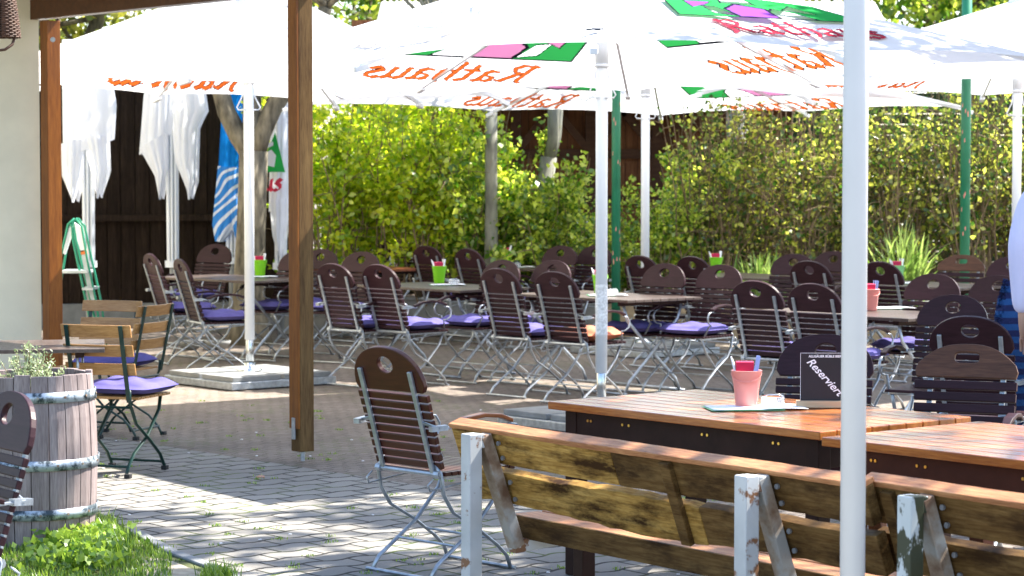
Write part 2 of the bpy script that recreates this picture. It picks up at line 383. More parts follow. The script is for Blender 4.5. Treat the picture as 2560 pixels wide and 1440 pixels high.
def leafcloud(name, m, P, size, parent=None, elong=1.9, up=.0, rng=npr):
    """P: n x 3 leaf centres -> one mesh of small bent leaf faces"""
    n = len(P); P = np.asarray(P, float)
    a = rng.normal(size=(n, 3)); a[:, 2] += up; a /= np.linalg.norm(a, axis=1)[:, None]
    b = rng.normal(size=(n, 3)); b -= (a * b).sum(1)[:, None] * a; b /= np.linalg.norm(b, axis=1)[:, None]
    c = np.cross(a, b)
    sz = size * rng.uniform(.55, 1.3, size=(n, 1)); L = a * sz * elong / 2; Wd = b * sz / 2; bend = c * sz * .22
    V = np.stack([P - L, P + Wd - L * .1 + bend, P + L, P - Wd - L * .1 + bend], 1).reshape(-1, 3)
    me = bpy.data.meshes.new(name); me.vertices.add(4 * n); me.vertices.foreach_set('co', V.ravel())
    me.loops.add(4 * n); me.loops.foreach_set('vertex_index', np.arange(4 * n, dtype=np.int32))
    me.polygons.add(n); me.polygons.foreach_set('loop_start', np.arange(0, 4 * n, 4, dtype=np.int32)); me.polygons.foreach_set('loop_total', np.full(n, 4, dtype=np.int32))
    me.update(); me.validate()
    me.materials.append(M[m]); o = bpy.data.objects.new(name, me); COL.objects.link(o)
    if parent: o.parent = parent
    return o

def blades(mb, n, region, h, wd, rng, lean=.4):
    for _ in range(n):
        p = region(); a = rng.uniform(0, 2 * PI); hh = h * rng.uniform(.4, 1.2); l = lean * rng.uniform(.2, 1.2) * hh
        d = Vector((math.cos(a), math.sin(a), 0)); s = Vector((-d.y, d.x, 0)) * wd / 2
        q = [p - s, p + s, p + s * .8 + d * l * .3 + Vector((0, 0, hh * .6)), p - s * .8 + d * l * .3 + Vector((0, 0, hh * .6)), p + d * l + Vector((0, 0, hh))]
        mb.add(q, [(0, 1, 2, 3), (3, 2, 4)])
def reg_poly(px):
    def f():
        while 1:
            x = rnd.uniform(px[0], px[2]); y = rnd.uniform(px[1], px[3])
            p = W(x, y, 0)
            # inside: left of the kerb
            for a, b in zip(lp[:-1], lp[1:]):
                if (a.x <= p.x <= b.x):
                    ky = a.y + (b.y - a.y) * (p.x - a.x) / (b.x - a.x)
                    if p.y < ky - .05: return p
            if p.x < lp[0].x and y > 1290: return p
    return f
mb = MB(); r1 = reg_poly((-40, 1312, 430, 1560)); blades(mb, 9000, r1, .038, .006, rnd)
def tuft():
    p = W(rnd.gauss(262, 24), rnd.gauss(1368, 20), 0); return p
blades(mb, 1300, tuft, .1, .007, rnd, .6)
def tuft2(): return W(rnd.gauss(545, 22), rnd.gauss(1452, 8), 0)
blades(mb, 500, tuft2, .07, .006, rnd, .6)
stuff(mb.build('grass', 'grass'), 'green grass and ground cover around the foot of the barrel planter', 'grass')
P = []
for _ in range(1100):
    p = W(rnd.gauss(190, 60), rnd.uniform(1350, 1440), 0); P.append((p.x, p.y, rnd.uniform(.02, .1)))
stuff(leafcloud('ground_cover', 'grass', P, .035, elong=1.2, up=.8), 'round bright leaves of violets growing beside the barrel', 'ground cover')
mb = MB(); 
spots = [(W(rnd.uniform(250, 1900), rnd.uniform(1000, 1440), 0)) for _ in range(170)]
def weed():
    c = rnd.choice(spots); return c + Vector((rnd.gauss(0, .016), rnd.gauss(0, .016), 0))
blades(mb, 3300, weed, .014, .005, rnd, .8)
stuff(mb.build('paving_weeds', 'grass'), 'tiny green weeds sprouting between the paving stones', 'weeds')
mb = MB(); 
for _ in range(60):
    p = W(rnd.uniform(250, 1900), rnd.uniform(1000, 1440), .004); a = rnd.uniform(0, 6)
    mb.box((p.x, p.y, .004), (.014, .009, .003), a)
stuff(mb.build('fallen_petals', 'whitep'), 'pale fallen petals scattered over the paving', 'petals')
p = W(640, 1195, .006); mb = MB(); mb.prism([(0, 0), (.03, .01), (.05, 0), (.045, .03), (.02, .04), (.005, .025)], p, (1, 0, 0), (0, 1, .25), (0, 0, 1), .003)
tag(mb.build('fallen_leaf', 'arm_wood'), 'single dry orange leaf lying on the grey paving', 'leaf')

# ------------------------------------------------------------ prints for the canopies: broad-nib letters
GLY = {
 'R': (.62, [[(.0, .9), (.12, 1), (.12, .05), (.0, -.04)], [(.12, .93), (.36, 1), (.5, .8), (.38, .58), (.14, .5)], [(.25, .54), (.5, .04), (.62, .1)]]),
 'a': (.44, [[(.05, .54), (.2, .62), (.31, .5), (.31, .08), (.42, .0)], [(.31, .36), (.05, .25), (.05, .08), (.15, .0), (.31, .1)]]),
 't': (.34, [[(.14, .9), (.14, .1), (.3, .0)], [(.0, .6), (.32, .6)]]),
 'h': (.46, [[(.08, 1.05), (.08, .0)], [(.1, .5), (.28, .62), (.38, .5), (.38, .1), (.24, -.14)]]),
 'u': (.48, [[(.0, .55), (.07, .6), (.07, .1), (.2, .0), (.38, .15)], [(.32, .56), (.38, .6), (.38, .1), (.48, .0)]]),
 's': (.4, [[(.34, .52), (.16, .62), (.04, .46), (.3, .26), (.3, .1), (.12, .0), (.0, .08)]])}
def nib_text(mb, word, o, u, v, nrm, h, nib, start=0.0):
    x = 0; k = 0; tot = sum(GLY[c][0] + .1 for c in word)
    for c in word:
        wd, strokes = GLY[c]
        for st in strokes:
            for (x0, y0), (x1, y1) in zip(st[:-1], st[1:]):
                P_ = [Vector(((x + a - tot / 2 + .12 * b) * h, b * h)) for a, b in ((x0, y0), (x1, y1))]
                nv = Vector((nib[0], nib[1])) * h; w2 = Vector((nib[1], -nib[0])) * h * .32
                d = (P_[1] - P_[0]).normalized() * nib[0] * h * .15
                hull = [P_[0] - nv - d, P_[0] + nv - d, P_[1] + nv + d, P_[1] - nv + d]
                hull2 = [P_[0] - w2, P_[1] - w2, P_[1] + w2, P_[0] + w2]
                for hl in (hull, hull2):
                    k += 1; off = nrm * (start + k * .00012)
                    mb.add([o + u * q.x + v * q.y + off for q in hl], [(0, 1, 2, 3)])
        x += wd + .1
def flatpoly(mb, poly, o, u, v, nrm, off):
    mb.add([o + u * x + v * y + nrm * off for x, y in poly], [tuple(range(len(poly)))])

def canopy_prints(par, A, C1, C2, inner, paled=False, sc=1.0, yo=.26):
    """lettering and emblem of one canopy panel, painted on a fine grid so that nothing overlaps"""
    A, C1, C2 = map(Vector, (A, C1, C2)); mid = (C1 + C2) / 2
    nrm = (C1 - A).cross(C2 - A).normalized()
    if nrm.z < 0: nrm = -nrm
    g = (A - mid); e = (C2 - C1).normalized(); g = (g - e * g.dot(e)).normalized(); u = g.cross(nrm)
    o = mid + g * yo + nrm * (-.004 if inner else .004); q_ = .0125
    X0, X1, Y0, Y1 = -1.0, 1.0, -.1, 1.45
    gx = np.arange(X0, X1, q_) + q_ / 2; gy = np.arange(Y0, Y1, q_) + q_ / 2; GX, GY = np.meshgrid(gx, gy); im = np.zeros(GX.shape, int)
    def fill(poly, c):
        ins = np.zeros(GX.shape, bool); n = len(poly)
        for i in range(n):
            (x0, y0), (x1, y1) = poly[i], poly[(i + 1) % n]
            if y0 == y1: continue
            hit = ((y0 > GY) != (y1 > GY)) & (GX < (x1 - x0) * (GY - y0) / (y1 - y0) + x0); ins ^= hit
        im[ins] = c
    em = [(-.92, .0), (.92, .0), (.72, .5), (.0, .76), (-.72, .5)]; oy = .52
    fill([(x * 1.03, y * 1.05 - .02 + oy) for x, y in em], 1); fill([(x, y + oy) for x, y in em], 3)
    for pl, c in (([(-.32, .02), (.05, .02), (.1, .3), (-.1, .42), (-.3, .25)], 5), ([(.08, .02), (.42, .02), (.34, .2), (.2, .32), (.1, .2)], 4), ([(-.52, .1), (-.36, .04), (-.36, .3), (-.48, .34)], 4), ([(-.2, .46), (.1, .44), (.12, .6), (-.1, .66)], 4), ([(-.6, .28), (-.42, .38), (-.3, .48), (-.55, .48)], 5), ([(.3, .3), (.55, .2), (.45, .44)], 4)):
        cx = sum(a for a, b in pl) / len(pl); cy = sum(b for a, b in pl) / len(pl)
        fill([(cx + (x - cx) * 1.18, cy + (y - cy) * 1.18 + oy) for x, y in pl], 1); fill([(x, y + oy) for x, y in pl], c)
    h = .38; tot = sum(GLY[c][0] + .08 for c in 'Rathaus')
    for nib, wgt, c in (((.092, .08), .45, 1), ((.062, .05), .42, 2)):
        x = 0
        for ch in 'Rathaus':
            wd, strokes = GLY[ch]
            for st in strokes:
                for (xa, ya), (xb, yb) in zip(st[:-1], st[1:]):
                    P_ = [Vector(((x + a - tot / 2 + .12 * b) * h * 1.1, b * h)) for a, b in ((xa, ya), (xb, yb))]
                    nv = Vector(nib) * h; w2 = Vector((nib[1], -nib[0])) * h * wgt; d = (P_[1] - P_[0]).normalized() * nib[0] * h * .3
                    fill([P_[0] - nv - d, P_[0] + nv - d, P_[1] + nv + d, P_[1] - nv + d], c); fill([P_[0] - w2 - d, P_[1] - w2 + d, P_[1] + w2 + d, P_[0] + w2 - d], c)
            x += wd + .08
    def loc2(p): q = p - o; return (q.dot(u) / sc, q.dot(g) / sc)
    tri = [loc2(p) for p in (C1, C2, A)]; ins = np.ones(GX.shape, bool); ar = (tri[1][0] - tri[0][0]) * (tri[2][1] - tri[0][1]) - (tri[1][1] - tri[0][1]) * (tri[2][0] - tri[0][0]); sg = 1 if ar > 0 else -1
    for (xa, ya), (xb, yb) in zip(tri, tri[1:] + tri[:1]):
        ins &= sg * ((xb - xa) * (GY - ya) - (yb - ya) * (GX - xa)) / math.hypot(xb - xa, yb - ya) > .06
    im[~ins] = 0
    mats = {1: 'black_print', 2: 'orange_print' if inner else 'red_print', 3: 'green_print', 4: 'canopy', 5: 'pink_print' if inner else 'purple_print'}
    if paled: mats = {1: 'glare_grey', 2: 'glare_tan', 3: 'canopy', 4: 'canopy', 5: 'canopy'}  # sun glare on the outer panels painted as pale ink
    names = {1: 'print_outline', 2: 'lettering', 3: 'emblem_ground', 4: 'emblem_figure', 5: 'emblem_detail'}
    for c in mats:
        if mats[c] == 'canopy': continue
        mb = MB()
        for j in range(im.shape[0]):
            i = 0; row = im[j]
            while i < len(row):
                if row[i] == c:
                    k = i
                    while k < len(row) and row[k] == c: k += 1
                    x0, x1 = X0 + i * q_, X0 + k * q_; y0, y1 = Y0 + j * q_, Y0 + (j + 1) * q_
                    mb.add([o + u * x * sc + g * y * sc for x, y in ((x0, y0), (x1, y0), (x1, y1), (x0, y1))], [(0, 1, 2, 3)]); i = k
                else: i += 1
        if mb.f: mb.build(names[c], mats[c], par)

def umbrella(label, foot, C, apex_z, group='white parasols over the terrace', base=True, prints=(), tint='canopy', pole_r=.041, paled=(), low=.26):
    """C: the four canopy corners N, R, F, L in world space"""
    cx = Vector(foot); t = thing('parasol', label, 'parasol', cx, 0, group)
    L = [Vector(c) - cx for c in C]; A = Vector((0, 0, apex_z))
    rim = []
    for i in range(4):
        a, b = L[i], L[(i + 1) % 4]; rim += [a, (a + b) / 2 + Vector((0, 0, .0))]
    mb = MB(); mb.tube([(0, 0, .36), (0, 0, apex_z - .1)], pole_r, 20); mb.build('pole', 'white_metal', t, True)
    mb = MB(); mb.tube([(0, 0, .05), (0, 0, .5)], pole_r * .8, 20); mb.build('pole_socket', 'chrome', t, True)
    mb = MB(); mb.tube([(0, 0, 2.46), (0, 0, 2.48)], pole_r + .012, 20); mb.tube([(0, 0, 2.47), (0, 0, 2.72)], pole_r + .006, 20); mb.build('slider', 'white_metal', t, True)
    mb = MB()
    for sx in (-1, 1): mb.tube([(sx * pole_r, 0, 2.44), (sx * (pole_r + .01), 0, 2.36), (sx * (pole_r + .055), 0, 2.27), (sx * (pole_r + .04), 0, 2.25), (sx * .02, -.05, 2.25)], .006, 6)
    mb.build('pull_handle', 'white_metal', t, True)
    # canopy: subdivided panels, hem slightly lifted between the ribs, folded hem
    mb = MB(); n = 10
    hub = A
    for i in range(8):
        p, q = rim[i], rim[(i + 1) % 8]; vs = []; idx = {}
        for r_ in range(n + 1):
            for c_ in range(r_ + 1):
                f = r_ / n; g = (c_ / r_) if r_ else 0
                e = p.lerp(q, g); pt = hub.lerp(e, f)
                pt = pt + Vector((0, 0, .035 * f * math.sin(PI * g) - .02 * math.sin(PI * f)))
                idx[(r_, c_)] = len(vs); vs.append(pt)
        fs = []
        for r_ in range(n):
            for c_ in range(r_ + 1):
                fs.append((idx[(r_, c_)], idx[(r_ + 1, c_)], idx[(r_ + 1, c_ + 1)]))
                if c_ < r_: fs.append((idx[(r_, c_)], idx[(r_ + 1, c_ + 1)], idx[(r_, c_ + 1)]))
        mb.add(vs, fs)
    can = mb.build('canopy', tint, t)
    bm = bmesh.new(); bm.from_mesh(can.data); bmesh.ops.remove_doubles(bm, verts=bm.verts[:], dist=.0005); bm.to_mesh(can.data); bm.free()
    for i in range(8):
        p = rim[i]; d = Vector((0, 0, .02))
        rb = MB(); rb.beam(A - Vector((0, 0, .13)), p - Vector((0, 0, .03)), .022, .03); rib = rb.build('rib', 'white_metal', t)
        mid = A.lerp(p, .56) - Vector((0, 0, .055)); sb = MB(); sb.beam((0, 0, 2.68), mid, .02, .025); sb.build('strut', 'white_metal', rib)
        cb = MB(); o = p.normalized(); h = Vector((p.x, p.y, 0)).normalized(); cb.beam(p - h * .05 - Vector((0, 0, .03)), p + h * .05 - Vector((0, 0, .055)), .045, .04); cb.build('rib_cap', 'white_metal', rib, bevel=.006)
    mb = MB(); mb.lathe([(.0, .05), (.05, .04), (.09, -.02), (.09, -.09), (.05, -.14)], 16, A); mb.build('top_hub', 'white_metal', t, True)
    for i in range(4):
        for inn in (False, True):
            if (i, inn) in prints: canopy_prints(can, A, L[i] + Vector((0, 0, -.045 if inn else .03)), L[(i + 1) % 4] + Vector((0, 0, -.045 if inn else .03)), inn, (i, inn) in paled, .8 if not inn else 1.0, low if inn else .26)
    if base:
        bb = MB(); bb.box((0, 0, .03), (1.02, 1.02, .06), A_N); b = bb.build('base_frame', 'galv', t, bevel=.006)
        for i, j in ((-1, -1), (1, -1), (-1, 1), (1, 1)):
            sb = MB(); c = Matrix.Rotation(A_N, 3, 'Z') @ Vector((i * .25, j * .25, .081)); sb.box(c, (.46, .46, .04), A_N); sb.build('ballast_slab', 'concrete', b, bevel=.006)
        fb = MB(); fb.lathe([(.1, .102), (.1, .116), (.05, .125), (.045, .17)], 20); fb.build('base_collar', 'chrome', t, True)
    return t
def C_(lst): return [W(x, y, d=d) for x, y, d in lst]
ALLP = [(0, False), (3, False), (1, True), (2, True)]
f1 = W(1503, 1061, 0)
U1 = umbrella('white parasol at the centre with its steel pole beside the pink bucket table', f1,
              C_([(1485, 105, 13.6), (2650, 152, 15.5), (1570, 228, 20.4), (460, 190, 17.9)]), 3.27, prints=ALLP, paled=[(3, False)])
f2 = W(625, 957, 0)
U2 = umbrella('white parasol at the left with its pole in front of the tree trunk', f2,
              C_([(362, 203, 18.9), (1262, 246, 22.3), (840, 258, 22.7), (-140, 208, 19.1)]), 3.36, prints=[(2, True), (3, False), (0, False)], paled=[(3, False), (0, False)], low=.18)
f3 = W(1612, 882, 0)
U3 = umbrella('white parasol furthest back with its pole beside the green steel post', f3,
              C_([(1560, 214, 20.6), (2420, 268, 24.4), (1652, 288, 27.2), (720, 262, 22.9)]), 3.15, prints=[(1, True), (2, True)])
f4 = W(2537, 908, 0)
U4 = umbrella('white parasol at the right edge with its pole behind the person', f4,
              C_([(2660, 200, 18.8), (3320, 230, 22.2), (2455, 238, 25), (1740, 228, 21.8)]), 3.3, prints=[(2, True), (3, False)], paled=[(3, False)])
# small maker's mark and label
mb = MB(); p = W(1486, 55, d=14.0)
A1 = Vector((f1.x, f1.y, 3.27)); n1 = W(1485, 105, d=13.6); up = (A1 - n1).normalized()
q = n1 + up * .27; nn = Vector((1, 0, 0)).cross(up).normalized(); nn = -nn if nn.z < 0 else nn
mb.prism([(-.05, -.02), (-.02, -.02), (-.02, 0), (.0, 0), (.0, -.02), (.05, -.02), (.05, .0), (.03, .0), (.03, .02), (.05, .02), (.05, .04), (-.02, .04), (-.02, .02), (-.05, .02)], q - f1 + nn * .015, (1, 0, 0), up, nn, .002)
mb.build('maker_mark', 'black_print', U1)
mb = MB(); mb.lathe([(.0425, .62), (.0425, .97)], 20); mb.build('instruction_label', 'sticker', U1, True)
# nearest pole, its canopy left off so the benches stay sunlit
pp = W(2131, 1440, d=6.9)
t = thing('mast', 'thick white mast nearest the camera standing in front of the weathered benches', 'pole', (pp.x, pp.y, 0))
mb = MB(); mb.tube([(0, 0, .1), (0, 0, 4.4)], .036, 32); mb.build('pole', 'mast_white', t, True)
mb = MB(); mb.lathe([(.0, 4.47), (.042, 4.46), (.046, 4.4), (.037, 4.38)], 24); mb.build('pole_cap', 'white_metal', t, True)
mb = MB(); mb.box((0, 0, .05), (.5, .5, .1), A_N); mb.build('base_plate', 'galv_light', t, bevel=.005)

# ------------------------------------------------------------ high-backed folding armchair
TA = R(17)
BO = Vector((0, -.19, .455)); BU = Vector((0, -math.sin(TA), math.cos(TA))); BN = Vector((0, math.cos(TA), math.sin(TA)))
def head_panel(mb, w=.225, z0=.365, z1=.565, hole=(.048, .036), hz=.485, th=.024, pw=2.2, shoulder=.02, flat=False, slot=False):
    """arched board with a grip hole, in the back plane"""
    def top(x):
        k = min(1, abs(x) / w)
        if flat: return z1 - (z1 - z0 - .05) * (k ** 2.6)
        return z0 + shoulder + (z1 - z0 - shoulder) * (1 - k ** pw) ** (1 / pw)
    out = [(-w, z0), (w, z0)] + [(w * math.cos(PI * i / 40), top(w * math.cos(PI * i / 40))) for i in range(0, 41)]
    N_ = 48; ring_o, ring_h = [], []
    for i in range(N_):
        a = 2 * PI * i / N_; d = (math.cos(a), math.sin(a)); best = None
        for (x0, y0), (x1, y1) in zip(out, out[1:] + out[:1]):
            ex, ey = x1 - x0, y1 - y0; den = d[0] * ey - d[1] * ex
            if abs(den) < 1e-12: continue
            tt = (x0 * ey - (y0 - hz) * ex) / den; s_ = (x0 * d[1] - (y0 - hz) * d[0]) / den
            if tt > 0 and -1e-9 <= s_ <= 1 + 1e-9 and (best is None or tt < best): best = tt
        ring_o.append((d[0] * best, hz + d[1] * best))
        ex = .35 if slot else 1
        cs, sn = math.cos(a), math.sin(a)
        if slot: cs = math.copysign(abs(cs) ** .5, cs); sn = math.copysign(abs(sn) ** .6, sn)
        ring_h.append((hole[0] * cs, hz + hole[1] * sn))
    for j, zz in ((0, 0), (1, th)): pass
    vs = []
    for zz in (0, th):
        for ring in (ring_o, ring_h):
            for x, z in ring: vs.append(BO + Vector((x, 0, 0)) + BU * z + BN * zz)
    fs = []
    for i in range(N_):
        k = (i + 1) % N_
        fs += [(i, k, N_ + k, N_ + i), (2 * N_ + i, 3 * N_ + i, 3 * N_ + k, 2 * N_ + k), (i, 2 * N_ + i, 2 * N_ + k, k), (N_ + i, N_ + k, 3 * N_ + k, 3 * N_ + i)]
    mb.add(vs, fs)
def garden_chair(wood_m, kind='round', arms=True, armw='chair_wood'):
    t = thing('garden_chair', 'x', 'chair')
    mb = MB()
    if kind == 'round': head_panel(mb)
    else: head_panel(mb, w=.23, z0=.385, z1=.54, hole=(.055, .024), hz=.477, flat=True, slot=True)
    hb = mb.build('headboard', M[wood_m] if kind == 'round' else M['slot_wood'], t, bevel=.004)
    mb = MB(); ns = 9 if kind == 'round' else 7; top = .355 if kind == 'round' else .375; pit = (top - .01) / ns
    for i in range(ns):
        z = .012 + pit * i + pit / 2; c = BO + BU * z + BN * .012
        wv = .45 if kind == 'round' else .46
        mb.box(c, (wv - (ns - i) * .003, .022, pit - (.008 if kind == 'round' else .014)), 0, TA)
    mb.build('back_slats', wood_m, t, bevel=.003)
    mb = MB()
    for i in range(11): mb.box((0, -.165 + i * .038, .452), (.45, .031, .018))
    mb.build('seat', wood_m, t, bevel=.003)
    for sx in (-1, 1):
        MB().beam(Vector((sx * .162, 0, 0)) + BO - BN * .008 + BU * .0, Vector((sx * .162, 0, 0)) + BO - BN * .008 + BU * .465, .024, .014, (0, 1, 0)).build('back_upright', 'galv', t, bevel=.003)
    mb = MB(); mb.tube([(-.21, -.195, .45), (.21, -.195, .45)], .011, 8)
    for sx in (-1, 1): mb.tube([(sx * .205, -.195, .45), (sx * .175, -.195, .45)], .018, 8)
    mb.build('hinge_rod', 'galv', t)
    for sx in (-1, 1):
        x = sx * .205
        lm = MB(); lm.tube([(x * .78, -.195, .5), (x, -.192, .45), (x, -.175, .36), (x, -.12, .28), (x, .02, .2), (x, .14, .115), (x, .2, .06), (x, .225, .0)], .0125, 8, .55); lm.build('front_leg', 'galv', t, True)
        x = sx * .19
        lm = MB(); lm.tube([(x, .2, .43), (x, .15, .33), (x, .02, .2), (x, -.12, .11), (x, -.2, .06), (x, -.245, .0)], .0125, 8, .55); lm.build('rear_leg', 'galv', t, True)
    for nm_, a_, b_, r_ in (('foot_bar', (-.23, .227, .007), (.23, .227, .007), .008), ('foot_bar', (-.22, -.247, .007), (.22, -.247, .007), .008), ('crossbar', (-.205, .09, .15), (.205, .09, .15), .006), ('crossbar', (-.2, -.09, .13), (.2, -.09, .13), .006)):
        MB().tube([a_, b_], r_, 6).build(nm_, 'galv', t)
    for sx in (-1, 1):
        MB().tube([(sx * .2, .19, .43), (sx * .2, -.2, .39), (sx * .2, -.25, .385), (sx * .2, -.262, .41), (sx * .2, -.23, .435)], .0045, 6).build('stay_wire', 'galv', t, True)
        MB().beam((sx * .2, -.18, .44), (sx * .2, .23, .44), .008, .02).build('seat_rail', 'galv', t)
    if arms:
        for sx in (-1, 1):
            x = sx * .262
            am = MB(); prof = [(-.18, .655, .016), (-.1, .68, .02), (0, .69, .022), (.1, .68, .022), (.17, .655, .018)]
            vs = []; fs = []
            for y, z, hw in prof: vs += [(x - hw, y, z), (x + hw, y, z), (x + hw, y, z + .018), (x - hw, y, z + .018)]
            for i in range(4):
                for j in range(4): fs.append((i * 4 + j, i * 4 + (j + 1) % 4, i * 4 + 4 + (j + 1) % 4, i * 4 + 4 + j))
            fs += [(3, 2, 1, 0), (16, 17, 18, 19)]
            am.add(vs, fs); arm = am.build('armrest', M[armw], t, bevel=.004)
            bm_ = MB(); bm_.tube([(sx * .16, -.26, .675), (x, -.25, .66), (x, -.15, .655)], .012, 6, .5); bm_.beam((x - sx * .02, -.285, .655), (x, -.21, .66), .03, .022); bm_.build('arm_hinge', 'galv', arm); bm_ = MB()
            bm_.tube([(x, .15, .652), (x, .2, .645), (x, .225, .61), (x, .215, .565), (x, .18, .545), (x * .9, .165, .54), (x * .8, .2, .45)], .0085, 6, .6)
            bm_.build('arm_loop', 'galv', arm, True)
    return t
P_dark = Proto(garden_chair('chair_wood', armw='chair_wood'))
P_red = Proto(garden_chair('chair_wood_red', armw='arm_wood'))
P_slot = Proto(garden_chair('chair_wood', 'slot'))

def cushion_mesh(name, m, w=.215, d=.2, h=.042):
    mb = MB(); n = 18; vs = []; fs = []
    def P_(i, j, side):
        x = -1 + 2 * i / n; y = -1 + 2 * j / n
        # map square to rounded square
        k = (max(0, 1 - abs(x) ** 3.2) * max(0, 1 - abs(y) ** 3.2)) ** .5
        tuft = .16 * (math.cos(x * 5) * math.cos(y * 5)) + .05 * math.sin(9 * x + 3 * y)
        return Vector((x * w * (1 - .06 * abs(y) ** 3), y * d * (1 - .06 * abs(x) ** 3), h / 2 + side * k * h * (.5 + (tuft if side > 0 else 0)) ))
    for side in (1, -1):
        o = len(vs)
        for j in range(n + 1):
            for i in range(n + 1): vs.append(P_(i, j, side))
        for j in range(n):
            for i in range(n):
                a = o + j * (n + 1) + i; fs.append((a, a + 1, a + n + 2, a + n + 1) if side > 0 else (a, a + n + 1, a + n + 2, a + 1))
    mb.add(vs, fs); o = mb.build(name, m, None, True)
    bm = bmesh.new(); bm.from_mesh(o.data); bmesh.ops.remove_doubles(bm, verts=bm.verts[:], dist=.0008); bm.to_mesh(o.data); bm.free(); return o
cu = cushion_mesh('seat_cushion', 'cushion', .235, .22, h=.085); cu['category'] = 'cushion'
P_cu = Proto(cu)
H = 1.0
def chair_at(px, py, ang, label, proto=None, cush=None, group='brown high-backed chairs on the terrace', wob=0, h=.995):
    """px,py: centre top of the back in the photo; ang: heading the seat faces (deg from +X)"""
    a = R(ang) - PI / 2
    top = W(px, py, h); off = Matrix.Rotation(a, 3, 'Z') @ Vector((0, -.345, 0))
    loc = Vector((top.x - off.x, top.y - off.y, 0))
    c = (proto or P_dark).place(loc, a, label, group)
    if cush:
        q = Matrix.Rotation(a, 3, 'Z') @ Vector((0, .035, 0)); cl = loc + q + Vector((0, 0, .463))
        if cush[0] == 'p': P_cu.place(cl, a + R(rnd.uniform(-6, 6)), cush[1], 'purple seat cushions on chairs')
        else:
            o = cushion_mesh('pillow', 'cushion_o', .23, .2, .1); o.location = cl; o.rotation_euler = (0, 0, a + .2); tag(o, cush[1], 'pillow')
    return c
BK, FR = 44, 222
near = chair_at(955, 868, 44, 'dark red-brown armchair alone on the paving left of the bench', P_red, group=None)
CH = [
 (828, 660, BK + 2, 'brown chair just right of the wooden post, its back to the camera', ('p', 'purple cushion on the chair just right of the wooden post')),
 (942, 662, BK, 'brown chair with one raised light wooden arm, second right of the wooden post', ('p', 'purple cushion on the chair above the lone near armchair')),
 (1242, 672, BK, 'brown chair with a purple cushion, left neighbour of the chair with the rust pillow', ('p', 'purple cushion left of the rust coloured pillow')),
 (1382, 680, BK + 2, 'brown chair with the rust coloured pillow left of the central pole', ('o', 'rust coloured checked pillow on the chair by the central pole')),
 (1884, 703, BK + 4, 'brown chair seen from behind above the pink bucket', ('p', 'purple cushion on the chair above the pink bucket of the near table')),
 (2028, 710, BK + 2, 'brown chair seen from behind above the reserved sign', ('p', 'purple cushion on the chair above the reserved sign')),
 (446, 648, 25, 'brown chair at the left folding table with a wide purple cushion towards the tree', ('p', 'purple cushion on the chair left of the tree trunk')),
 (372, 635, 28, 'greyish brown chair leftmost of the high-backed chairs, before the dark board wall', ('p', 'purple cushion mostly hidden on the leftmost high-backed chair')),
 (1062, 615, BK, 'far brown chair seen from behind, left of the lime bucket on the middle table', ('p', 'purple cushion far back under the middle table left of the lime bucket')),
 (1166, 622, BK - 4, 'far brown chair seen from behind, right of the lime bucket on the middle table', ('p', 'purple cushion far back right of the lime bucket')),
 (1597, 640, 40, 'brown chair seen from behind just right of the green steel post', None),
 (1727, 642, 40, 'brown chair seen from behind left of the small lime bucket by the strap-leaved plant', None),
 (2020, 653, BK, 'brown chair seen from behind left of the near white mast in the back row', None),
 (2197, 655, BK, 'brown chair half hidden by the right side of the near white mast', None),
 (2423, 792, BK + 20, 'dark chair with steel back bars right behind the walnut-topped chair', None),
 (2068, 838, FR + 30, 'large dark chair at the near teak table behind the reserved sign', None),
 (2388, 741, FR + 18, 'glossy dark chair with light on its headboard left of the person', None),
 (1667, 660, FR + 6, 'brown chair facing the camera, left one of two behind the long middle table', ('p', 'purple cushion left one of two facing the camera behind the central pole')),
 (1806, 663, FR + 8, 'brown chair facing the camera, right one of two behind the long middle table', ('p', 'plump purple cushion on the chair facing the camera right of the central pole')),
 (1387, 652, FR + 4, 'brown chair facing the camera directly behind the chair with the rust pillow', ('p', 'purple cushion behind the chair with the rust pillow')),
 (1261, 651, FR + 4, 'brown chair facing the camera between the middle table and the far lime bucket', ('p', 'purple cushion under the far edge of the middle table')),
 (1406, 615, FR + 8, 'far dark chair facing the camera left of the central pole against the hedge', None),
 (1493, 615, FR + 8, 'far dark chair facing the camera cut by the central pole', None),
 (908, 630, FR + 14, 'bluish dark chair facing the camera at the far red-brown table', ('p', 'purple cushion of the bluish chair at the far red-brown table')),
 (806, 624, FR + 14, 'bluish dark chair just right of the wooden post against the bright shrubs', ('p', 'purple cushion right behind the wooden post')),
 (968, 604, 200, 'narrow dark chair standing furthest back before the bright shrubs', None),
 (1059, 601, FR + 8, 'dark chair furthest back showing only its rounded top above another chair', None),
 (543, 611, FR + 16, 'dark chair facing the camera beneath the closed blue parasol', ('p', 'purple cushion on the chair beneath the blue parasol')),
 (1988, 636, FR + 14, 'far brown chair right of the left strap-leaved plant', None),
 (2088, 629, FR + 12, 'reddish brown chair half hidden by the left side of the near white mast', None),
 (2338, 686, FR + 12, 'brown chair facing the camera right of the pale green bucket', ('p', 'purple cushion just right of the near white mast')),
 (2500, 690, FR + 12, 'brown chair facing the camera directly left of the person', None),
 (2532, 643, FR + 12, 'brown chair furthest back at the right edge behind the white parasol pole', None),
]
for px, py, a, lab, cu_ in CH: chair_at(px, py, a, lab, None, cu_, h=.995 if py != 741 else .99)
chair_at(2422, 866, FR + 26, 'walnut-topped chair with a slotted grip at the near teak table', P_slot, None, h=.965)
chair_at(2407, 640, FR + 18, 'slot-gripped chair far back in front of the right green post', P_slot, None, h=.965)
chair_at(42, 982, 215, 'blurred brown chair nearest the camera in the lower left corner', P_dark, None)
